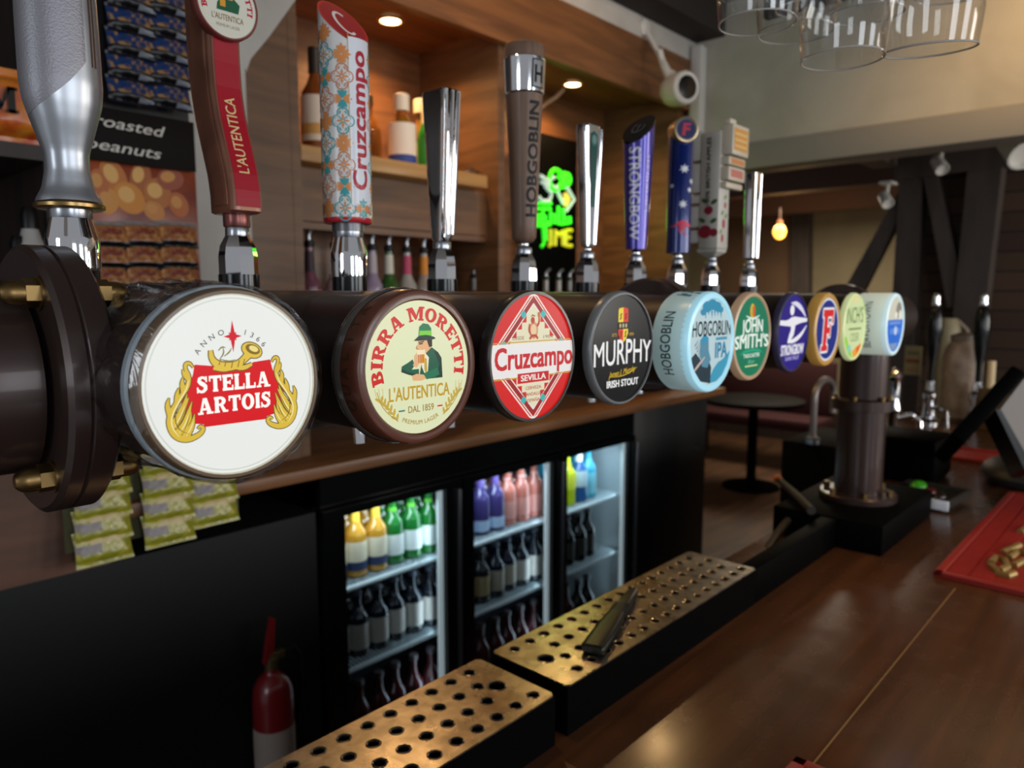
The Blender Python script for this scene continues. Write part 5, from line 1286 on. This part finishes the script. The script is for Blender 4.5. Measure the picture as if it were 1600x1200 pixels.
# ------------------------------------------------------------------ end wall fittings
tag(MB().box(3.235, 3.295, 1.775, 1.829, 2.05, 2.78, .004).build('cable_trunking', WHITEPL), 'white cable trunking running down the corner below the security camera', 'trunking')
p = at(1060, 140, y=1.66)
cc = thing('security_camera', 'white bullet security camera under the cornice at the end wall', 'security camera', p)
dv = (CR*.42-CF*.85-Vector((0, 0, .16))).normalized(); Mx = dv.to_track_quat('Z', 'Y').to_matrix().to_4x4()
mb = MB(); mb.lathe([(0, -.085), (.04, -.075), (.062, -.045), (.068, 0), (.066, .05), (.058, .06), (.048, .058)], Mx, 32, False, False); mb.build('housing', WHITEPL, cc)
mb = MB(); mb.lathe([(.047, .050), (.047, .056), (.036, .057), (0, .060)], Mx, 32, True, False); mb.build('lens', BLACKGL, cc)
mb = MB(); zc_ = 2.812-p.z; mb.tube([(0, 0, .05), (.0, .05, .085), (0, 1.832-p.y, 2.765-p.z)], .012, 12); mb.lathe([(.036, -.001), (.036, .012), (.03, .016)], Matrix.Translation((0, 1.838-p.y, 2.765-p.z)) @ AXY, 24); mb.build('mount', WHITEPL, cc)
tag(MB().tube([at(1030, 78, y=1.75), at(1036, 100, y=1.74), at(1045, 122, y=1.70)], .014, 10).build('camera_cable', WHITEPL), 'white cable dropping from the cornice to the security camera', 'cable')

# ------------------------------------------------------------------ room beyond the end wall
OLIVE = noisy('olive_wall', '#7a6f56', '#877b60', (2, 2, 2), .9, bump=.05)
struct(MB().box(8.25, 8.40, -3.6, 4.6, 0, 2.9).build('wall_far', OLIVE))
struct(MB().box(3.42, 8.25, -3.6, 4.6, 2.62, 2.70).build('ceiling_far', mat('far_ceiling', '#6d5c50', .9)))
struct(MB().box(3.42, 8.25, 4.6, 4.72, 0, 2.7).build('wall_left', OLIVE))
for k, (x, w) in enumerate(((4.4, .14), (5.9, .16), (7.4, .16))):
    struct(MB().box(x, x+w, -3.5, 4.5, 2.44, 2.618).build('ceiling_beam', mat('beam_reddish', '#6a5146', .7)))
struct(MB().box(3.46, 4.98, 1.38, 1.52, 2.40, 2.61).build('ceiling_beam', mat('beam_brown', '#4a3d36', .7)))
def plane_prism(pts, x0, x1): return MB().prism([(at(px, py, x=x0).y, at(px, py, x=x0).z) for px, py in pts], x0, x1, 'X')
TIM = noisy('old_timber', '#3a302b', '#4f443c', (10, 10, 2), .7, lo=.3, hi=.7)
tf = thing('timber_frame', 'dark timber partition frame of posts and slanted braces with brick infill', 'timber frame', (5.0, 1.0, 0))
def tpart(n, pts, x0, x1): return plane_prism(pts, x0, x1).build(n, TIM, tf, world=True)
pA = at(1404, 300, x=5.0).y; pB = at(1441, 300, x=5.0).y
MB().box(5.0, 5.14, pB, pA, 0, 2.36).build('post', TIM, tf, world=True)
tpart('brace', [(1408, 292), (1408, 332), (1330, 486), (1300, 486)], 5.02, 5.12)
tpart('rail', [(1410, 476), (1410, 512), (1262, 512), (1262, 476)], 5.03, 5.11)
tpart('brace', [(1440, 262), (1462, 262), (1512, 480), (1480, 480)], 4.99, 5.10)
tpart('post', [(1512, 262), (1566, 256), (1530, 560), (1482, 560)], 4.97, 5.12)
tpart('top_beam', [(1398, 240), (1580, 218), (1580, 258), (1398, 282)], 4.96, 5.13)
for k in range(5):
    y = 1.33-.17*k
    MB().box(4.90, 5.2, y-.052, y+.052, 2.49, 2.60, .012).build('joist_end', mat('joist_grey', '#b3a99f', .8), tf, world=True)
br = bpy.data.materials.new('dark_brick'); br.use_nodes = True; nt = br.node_tree
b = nt.nodes.new('ShaderNodeTexBrick'); tc = nt.nodes.new('ShaderNodeTexCoord'); mp = nt.nodes.new('ShaderNodeMapping'); mp.inputs['Rotation'].default_value = (R(90), 0, R(90))
b.inputs['Scale'].default_value = 4.4; b.inputs['Color1'].default_value = (*lin('#57402f'), 1); b.inputs['Color2'].default_value = (*lin('#433026'), 1); b.inputs['Mortar'].default_value = (*lin('#241b17'), 1); b.inputs['Mortar Size'].default_value = .025
nt.links.new(tc.outputs['Object'], mp.inputs['Vector']); nt.links.new(mp.outputs['Vector'], b.inputs['Vector']); nt.links.new(b.outputs['Color'], nt.nodes['Principled BSDF'].inputs['Base Color']); nt.nodes['Principled BSDF'].inputs['Roughness'].default_value = .85
MB().box(5.15, 5.26, -1.6, pB+.03, 0, 2.48).build('brick_infill', br, tf, world=True)
# far wall timber and panel
struct(plane_prism([(1236, 312), (1264, 312), (1262, 640), (1232, 640)], 8.13, 8.25).build('trim_4', TIM))
struct(plane_prism([(1120, 318), (1234, 312), (1232, 640), (1120, 640)], 8.17, 8.25).build('trim_5', noisy('far_panel', '#5e4632', '#6d523a', (2, 2, 2), .7)))
struct(MB().box(8.12, 8.25, -3.4, 4.5, 0, .35).build('baseboard_far', DARKOAK))
p = at(1218, 362, x=6.6)
pl = thing('pendant_bulb', 'amber glowing pendant bulb hanging in the room beyond', 'pendant lamp', (p.x, p.y, 2.62))
dz = 2.62-p.z
MB().tube([(0, 0, -.002), (0, 0, -dz+.09)], .006, 6).build('cord', mat('cord_brown', '#5a4030', .6), pl)
mb = MB(); mb.lathe([(.02, -dz+.10), (.024, -dz+.085), (.024, -dz+.05)], None, 16); mb.build('lamp_holder', mat('copper_holder', '#9a5a30', .35, .7, emit=.4), pl)
mb = MB(); mb.ball((0, 0, -dz), .056, sz=1.2); mb.build('bulb', mat('bulb_glow', '#ffb84a', .3, emit=3.2), pl)
light('bulb_light', 'POINT', (p.x-.02, p.y-.1, p.z-.12), 5, (1, .6, .25), .05)
def spotlight(px, py, x, lab, s=1):
    p = at(px, py, x=x); th = thing('ceiling_spotlight', lab, 'spotlight', p, 'white spotlights in the far room')
    d = (Vector((-.5, -.5, -.7))).normalized(); Mx = d.to_track_quat('Z', 'Y').to_matrix().to_4x4()
    mb = MB(); mb.lathe([(.03*s, -.08*s), (.045*s, -.06*s), (.05*s, .06*s), (.044*s, .06*s), (.04*s, .045*s), (0, .04*s)], Mx, 20, True, False); mb.build('lamp_head', WHITEPL, th)
    mb = MB(); mb.tube([(0, 0, .0), (.02, 0, .06*s), (.03, 0, .14*s)], .015*s, 8); mb.box(-.03, .09, -.05*s, .05*s, .13*s, .15*s); mb.build('bracket', WHITEPL, th)
spotlight(1384, 312, 4.85, 'white spotlight at the foot of the slanted beam', .7)
spotlight(1468, 258, 4.85, 'white spotlight hanging below the timber top beam', .75)
spotlight(1590, 222, 4.6, 'large white spotlight at the picture edge by the joist ends', 1.8)
mb = MB(); mb.prism([(at(1345, 205, x=4.7).y, at(1345, 205, x=4.7).z), (at(1395, 200, x=4.7).y, at(1395, 200, x=4.7).z), (at(1392, 232, x=4.7).y, at(1392, 232, x=4.7).z)], 4.6, 4.75, 'X')
tag(mb.build('ceiling_bracket', WHITEPL), 'white triangular bracket under the far ceiling beside the joist ends', 'bracket')
# bench and table in the room beyond
bn = thing('upholstered_bench', 'dark bench with dull red upholstery near the far wall', 'bench', (6.9, 3.1, 0))
REDU = mat('dull_red_fabric', '#3a1516', .85)
mb = MB(); mb.box(-.25, .25, -.7, .7, .38, .48, .02); mb.build('seat', REDU, bn)
mb = MB(); mb.box(.17, .25, -.7, .7, .48, 1.0, .02); mb.build('backrest', REDU, bn)
for sx in (-1, 1):
    for sy in (-1, 1): MB().box(sx*.2-.03, sx*.2+.03, sy*.62-.03, sy*.62+.03, 0, .38).build('leg', DARKOAK, bn)
tb = thing('pub_table', 'dark round pub table standing in front of the red bench', 'table', (5.9, 2.65, 0))
mb = MB(); mb.lathe([(.40, .72), (.41, .735), (.41, .755), (.40, .76)], None, 32); mb.build('tabletop', mat('table_dark', '#0e0a08', .7, spec=.15), tb)
mb = MB(); mb.lathe([(.05, .03), (.04, .10), (.04, .72)], None, 16); mb.build('pedestal', BLACKMT, tb)
mb = MB(); mb.lathe([(.24, 0), (.23, .02), (.05, .035)], None, 24); mb.build('foot', BLACKMT, tb)

# ------------------------------------------------------------------ behind the bar beyond the trays
sk = thing('sink_unit', 'low black sink unit behind the bar below the swan neck tap', 'sink unit', (3.3, 1.05, 0))
mb = MB(); mb.box(2.95, 3.38, .86, 1.20, 0, 1.03, .01); mb.build('carcass', mat('sink_black', '#070707', .8, spec=.1), sk, world=True)
p = at(1271, 655, y=1.08); q = at(1301, 640, y=1.08)
sn = thing('swan_neck_tap', 'grey swan neck tap arching behind the bronze column', 'tap', (p.x, 1.08, 1.03))
zt = at(1285, 594, y=1.08).z-1.03; w = q.x-p.x
pts = [(0, 0, 0), (0, 0, zt*.65)]+[(w/2-w/2*math.cos(t*math.pi/8), 0, zt*.75+zt*.25*math.sin(t*math.pi/8)) for t in range(9)]+[(w, 0, zt*.4)]
MB().tube(pts, .013, 12).build('spout', mat('dull_metal', '#8b8380', .35, .6), sn)
mb = MB(); mb.lathe([(.03, 0), (.03, .02), (.015, .03)], None, 16); mb.build('base', SATIN, sn)
hs = [at(1252, 796, y=.72), at(1232, 812, y=.725), at(1212, 838, y=.728), at(1196, 862, y=.73), at(1184, 884, y=.73), at(1178, 905, y=.735)]
tag(MB().tube(hs, .0105, 10).build('hose', mat('hose_grey', '#2f2b28', .5)), 'grey hose curving down between the column base and the drip tray', 'hose')
hb = thing('bar_brush', 'dark brush handle with an orange tip lying on the column base', 'brush', at(1262, 792, z=1.0755))
o = hb.location; MB().tube([at(1217, 750, z=1.088)-o, at(1240, 770, z=1.087)-o, at(1268, 798, z=1.087)-o], [.009, .011, .011], 10).build('shaft', mat('brush_brown', '#1d120c', .6), hb)
MB().ball(at(1215, 748, z=1.088)-o, .013).build('tip', mat('brush_orange', '#c8642a', .4), hb)

# ------------------------------------------------------------------ on the counter
rt = MB(); rt.box(3.42, 4.6, .77, 1.15, .955, 1.0, .004); tag(rt.build('return_counter', COUNTERW), 'far wooden return of the bar carrying the hand pumps', 'counter')
def pump(px, py, lab):
    p = at(px, py, z=1.0); th = thing('hand_pump', lab, 'hand pump', (p.x, p.y, 1.0), 'beer engine hand pumps')
    ztop = at(px, 457, x=p.x).z-1.0
    mb = MB(); mb.lathe([(.055, 0), (.055, .012), (.035, .03), (.028, .10), (.034, .12), (.034, .15), (.022, .165), (.020, .21)], None, 28); mb.build('pump_body', CHROME, th)
    k = ztop; mb = MB(); mb.lathe([(.013, .20), (.014, k*.46), (.026, k*.56), (.036, k*.70), (.036, k*.78), (.026, k*.87), (.016, k*.905)], None, 24); mb.build('grip', BLACKGL, th)
    mb = MB(); mb.lathe([(.017, k*.90), (.020, k*.915), (.015, k*.94), (.018, k*.96), (.012, k*.99), (0, k)], None, 20); mb.build('finial', CHROME, th)
    mb = MB(); mb.tube([(0, 0, .08), (-.05, -.06, .09), (-.075, -.09, .075), (-.08, -.097, .0)], .010, 10); mb.build('spout', CHROME, th)
pump(1450, 662, 'black handled chrome hand pump nearer the blue badge')
pump(1523, 664, 'black handled chrome hand pump nearer the slanted till screen')
# third smaller chrome fitting beside the column
p = at(1393, 690, z=1.0); th = thing('chrome_fitting', 'small chrome pump fitting between the column and first hand pump', 'fitting', (p.x, p.y, 1.0))
mb = MB(); mb.lathe([(.05, 0), (.045, .015), (.022, .03), (.02, .12), (.03, .14), (.022, .17), (.022, .26), (.03, .28), (.018, .31), (0, .325)], None, 24); mb.build('pillar', CHROME, th)
mb = MB(); mb.tube([(0, 0, .1), (.04, -.06, .12), (.06, -.09, .09), (.062, -.095, .04)], .011, 10); mb.build('spout', CHROME, th)
p = at(1420, 745, z=1.0)
cb = thing('black_card_box', 'squat black rounded box on the counter behind the column', 'box', (p.x, p.y, 1.0))
mb = MB(); mb.box(-.10, .14, -.10, .12, 0, .15, .02); mb.build('body', BLACKMT, cb)
def card(px0, py0, px1, py1, x, col, name, lab, cat, art=None):
    a, b = at(px0, py1, x=x), at(px1, py0, x=x); th = thing(name, lab, cat, (x, (a.y+b.y)/2, 0))
    hw = abs(a.y-b.y)/2; z0, z1 = at(px0, py1, x=x).z, at(px0, py0, x=x).z
    MB().box(-.004, .004, -hw, hw, z0, z1).build('board', mat('board', col, .6), th)
    MB().box(-.02, .03, -hw*.9, hw*.9, 1.0, z0+.001).build('stand', DARKOAK, th)
    if art:
        A = Art()
        for (u0, v0, u1, v1, c) in art: A.rect(hw*u0, z0+(z1-z0)*v0, hw*u1, z0+(z1-z0)*v1, c, 0)
        A.build('printed_bands', th, lambda u, v, L: (-.0046-L*.001, -u, v), 0, .5)
card(1412, 540, 1441, 585, 4.35, '#8a7c58', 'table_menu', 'small cream menu card standing behind the blue badge', 'menu', [(-.8, .42, .8, .55, '#7a4428'), (-.7, .70, .7, .82, '#6b6248'), (-.7, .12, .7, .22, '#8c6a48')])
a = at(1466, 588, x=4.5)
jg = thing('water_jug', 'pale olive rounded jug between the two hand pumps', 'jug', (a.x, a.y-.02, 1.0))
mb = MB(); mb.lathe([(.05, 0), (.06, .02), (.075, .20), (.085, .36), (.07, .46), (.05, .50), (.046, .50), (.062, .45), (.06, .1)], None, 24, True, False); mb.build('jug_body', mat('jug_olive', '#95896c', .4), jg)
mb = MB(); mb.tube([(0, -.05, .49), (0, -.10, .44), (0, -.125, .32), (0, -.11, .2), (0, -.07, .12)], .010, 8); mb.build('jug_handle', mat('jug_pale', '#9a8a78', .4), jg)
a = at(1503, 580, x=4.2); wb = thing('storage_jar', 'pale mottled jar on the return counter behind the pumps', 'jar', (a.x, a.y, 1.0))
mb = MB(); mb.lathe([(.07, 0), (.085, .02), (.09, .30), (.08, .36), (.055, .40)], None, 24); mb.build('jar_body', noisy('mottled_jar', '#7a6a5e', '#a39385', (14, 14, 14), .6), wb)
mb = MB(); mb.lathe([(.06, .40), (.06, .425), (.02, .44)], None, 20); mb.build('lid', mat('jar_lid', '#7d7068', .5), wb)
p = at(1547, 610, x=4.0); tag(MB().tube([p, at(1550, 564, x=4.0)], .017, 10).build('pale_rod', mat('rod_cream', '#d8c39a', .4)), 'short cream rod standing up behind the till screen', 'rod')
p = at(1549, 640, x=4.0); wood = thing('rod_holder', 'dark amber holder under the cream rod', 'holder', (4.0, p.y, 1.0))
MB().box(-.04, .04, -.06, .05, 0, at(1547, 606, x=4.0).z-1.0, .005).build('block', mat('amber_block', '#4d3a1c', .4), wood)

# till screen, edge on
D = 2.1; P1, P2 = at(1492, 690, d=D), at(1588, 582, d=D); e1 = (P2-P1).normalized(); e3 = ((P1+P2)/2-Vector((0, 0, CAMZ))).normalized(); e3 = (e3-e1*e3.dot(e1)).normalized(); e2 = e3.cross(e1).normalized()
MS = Matrix((e1, e2, e3)).transposed().to_4x4(); LnS = (P2-P1).length
tl = thing('till_screen', 'black till screen seen edge on, tilted on a grey stand', 'till', (at(1560, 770, z=1.0).x, at(1560, 770, z=1.0).y, 1.0))
MT = Matrix.Translation(-tl.location) @ Matrix.Translation(P1) @ MS
t = MB(); t.box(0, LnS, -.022, .022, -.04, .26, .01); bmesh.ops.transform(t.bm, matrix=MT, verts=t.bm.verts); t.build('screen', BLACKMT, tl)
def cyc(ps, d0, d1, name, m):
    t = bmesh.new(); lo = [t.verts.new(at(*p, d=d0)-tl.location) for p in ps]; hi = [t.verts.new(at(*p, d=d0)+e3*(d1-d0)-tl.location) for p in ps]; n = len(ps)
    t.faces.new(lo); t.faces.new(list(reversed(hi)))
    for i in range(n): t.faces.new((lo[i], hi[i], hi[(i+1) % n], lo[(i+1) % n]))
    bmesh.ops.recalc_face_normals(t, faces=t.faces); mb = MB(); mb.add(t); return mb.build(name, m, tl)
cyc([(1561, 642), (1600, 592), (1680, 600), (1690, 700), (1640, 735), (1612, 730)], D, D+.12, 'stand', mat('stand_grey', '#8d867e', .5))
cyc([(1556, 640), (1564, 640), (1616, 732), (1600, 732)], D-.01, D+.13, 'stand_edge', BLACKPL)
mb = MB(); mb.ball((.24, -.06, .03), .17, sx=1.1, sy=.9, sz=.36, seg=24)
bmesh.ops.bisect_plane(mb.bm, geom=list(mb.bm.verts)+list(mb.bm.edges)+list(mb.bm.faces), plane_co=(0, 0, .0), plane_no=(0, 0, -1), clear_outer=True)
mb.build('base', mat('till_base', '#2b2a26', .5), tl)
# garnish tray
p = at(1448, 782, z=1.0)
gt = thing('garnish_tray', 'small silver tray of garnish with a bright green wedge beside the column base', 'tray', (p.x, p.y, 1.0), rz=R(-6))
mb = MB(); mb.box(-.10, .10, -.085, .085, .010, .016); mb.box(-.10, .10, -.09, -.082, .012, .034); mb.box(-.10, .10, .082, .09, .012, .034); mb.box(.096, .104, -.09, .09, .012, .034); mb.box(-.08, .08, -.07, .07, 0, .011)
mb.build('dish', mat('tray_dark', '#57524c', .3, .7), gt)
MB().box(-.106, -.098, -.092, .092, .006, .034, .001).build('bright_edge', mat('tray_glint', '#e6ebf2', .25), gt)  # near-white colour paints the highlight on the silver edge
for nm, lab, cat, q, r_, c in (('lime_wedge', 'bright green lime wedge in the silver tray', 'lime', (.02, .03), .030, '#3fae1e'), ('red_garnish', 'dark red garnish piece beside the green wedge', 'garnish', (-.02, -.01), .024, '#6d1a22'), ('dark_garnish', 'dark brown garnish piece at the tray edge', 'garnish', (-.05, -.045), .022, '#2a1c18'), ('pale_garnish', 'greyish garnish piece at the back of the tray', 'garnish', (.06, .045), .022, '#8a7a6a')):
    mb = MB(); mb.ball((0, 0, r_*.62), r_, sx=1.15, sz=.62, sy=.8); o = mb.build(nm, mat(nm, c, .25, coat=.4), None); tag(o, lab, cat); o.location = (gt.location.x+q[0], gt.location.y+q[1], 1.0165)

# bar mats
RUB = mat('red_rubber', '#8f2019', .5)
def barmat(x0, x1, y0, y1, lab, ribs=True, z=1.0, name='bar_mat', emblem=True):
    th = thing(name, lab, 'bar mat', ((x0+x1)/2, (y0+y1)/2, z), 'red rubber bar mats')
    w = .018
    mb = MB(); mb.box(x0, x1, y0, y1, z+.0003, z+.006, .002)
    for b_ in ((x0, x1, y0, y0+w), (x0, x1, y1-w, y1), (x0, x0+w, y0, y1), (x1-w, x1, y0, y1)): mb.box(*b_, z+.005, z+.0125, .002)
    mb.build('rubber_base', RUB, th, world=True)
    if ribs:
        mb = MB(); y = y1-w-.006; first = True
        for band in range(2):
            ya, yb = y1-w-.004-.044*band, y1-w-.042-.044*band; x = x0+w+.005
            while x < x1-w-.005: mb.box(x, x+.006, yb, ya, z+.005, z+.0105); x += .0125
        o = mb.build('ribs', mat('red_rib', '#a5281f', .5), th, world=True); o['kind'] = 'stuff'
    if emblem:
        A = Art(); BR_ = '#8d7440'
        def xy(px, py): q = at(px, py, z=z+.011); return (q.x, q.y)
        for pl_ in ([(1548, 880), (1556, 872), (1570, 876), (1574, 886), (1562, 892)], [(1548, 884), (1560, 896), (1574, 900), (1584, 896)], [(1576, 872), (1590, 862), (1602, 866), (1612, 860)], [(1584, 884), (1600, 876), (1620, 880)], [(1566, 864), (1580, 858), (1592, 852)], [(1594, 832), (1606, 824), (1618, 826)]):
            t = MB(); t.tube([Vector((*xy(*q), z+.011)) for q in pl_], .0085, 8)
            t.build('brass_stroke', mat('dull_brass', '#9a8048', .4, .5), th, world=True)
barmat(at(1467, 903, z=1.0).x, 2.72, -.12, .375, 'red ribbed rubber bar mat with raised brass-coloured emblem')
q = at(1243, 1182, z=1.01); barmat(q.x-.5, q.x, -.12, q.y, 'red bar mat of which only a corner shows at the counter front', ribs=False, emblem=False)
barmat(3.16, 3.40, .30, .66, 'pinkish red bar mat far along the counter before the hand pumps', ribs=False, emblem=False)

# ------------------------------------------------------------------ stemmed glasses hanging over the counter
WG = thin_glass('clear_wine_glass', (.975, .975, .97), 1.45, 0, 1.25)
gp = [(1316, 92, .86, 1, 0, 'stemmed glass hanging lowest, in front of the others'), (1452, 78, .84, 1.06, -7, 'stemmed glass hanging slightly tilted, nearest the street side of the rack'),
      (1183, 36, .90, 1.0, 0, 'stemmed glass hanging beside the dark ceiling beam'), (1243, 50, .98, 1.06, 0, 'stemmed glass hanging behind the lowest one'),
      (1352, 22, .98, 1.05, -3, 'stemmed glass hanging between the lowest and the tilted one, further back'), (1262, 12, 1.10, 1.0, -4, 'stemmed glass hanging high at the top edge above the lowest one'), (1494, -10, 1.02, 1.1, -5, 'stemmed glass hanging high above the tilted one')]
g0 = None; rack_z = 2.105
for px, py, d, s, tl_, lab in gp:
    p = at(px, py, d=d)
    if g0 is None:
        g0 = thing('wine_glass', lab, 'wine glass', p, 'stemmed glasses hanging from the rack')
        mb = MB(); pr_ = [(.0455, 0), (.0475, .018), (.0490, .036), (.0470, .058), (.0400, .078), (.0280, .093), (.0120, .102), (.0055, .107)]
        mb.lathe(pr_+[(.0035, .1075)]+[(max(.001, r-.0011), z) for r, z in reversed(pr_[:-1])]+[(.0455, 0)], None, 48, False, False); mb.build('bowl', WG, g0)
        mb = MB(); mb.tube([(0, 0, .1065), (0, 0, .13), (0, 0, .176)], [.0045, .0036, .0048], 14); mb.build('stem', WG, g0)
        mb = MB(); mb.lathe([(.006, .174), (.036, .1785), (.036, .1800), (.004, .1808)], None, 40); mb.build('foot', WG, g0)
        mb = MB(); mb.lathe([(.0452+.0011*math.cos(t*math.pi/4), .0011*math.sin(t*math.pi/4)) for t in range(9)], None, 48, False, False); mb.build('rim', mat('glass_rim', '#b5aea4', .1, coat=.6), g0)
        g0.scale = (s, s, s)
    else:
        c = copy_thing(g0, p, lab, scale=(s, s, s)); c.rotation_euler = (0, R(tl_), R(20))
rk = thing('glass_rack', 'dark wooden overhead rack from which the stemmed glasses hang', 'glass rack', (1.0, .3, 2.2))
mb = MB(); mb.box(.55, 1.45, .05, .62, 2.165, 2.19); mb.build('board', DARKOAK, rk, world=True)
for k in range(6):
    MB().box(.58+.155*k, .60+.155*k, .05, .62, 2.125, 2.165).build('runner', DARKOAK, rk, world=True)
for x in (.6, 1.4):
    MB().box(x-.012, x+.012, .32, .344, 2.19, 2.96).build('hanger', DARKOAK, rk, world=True)
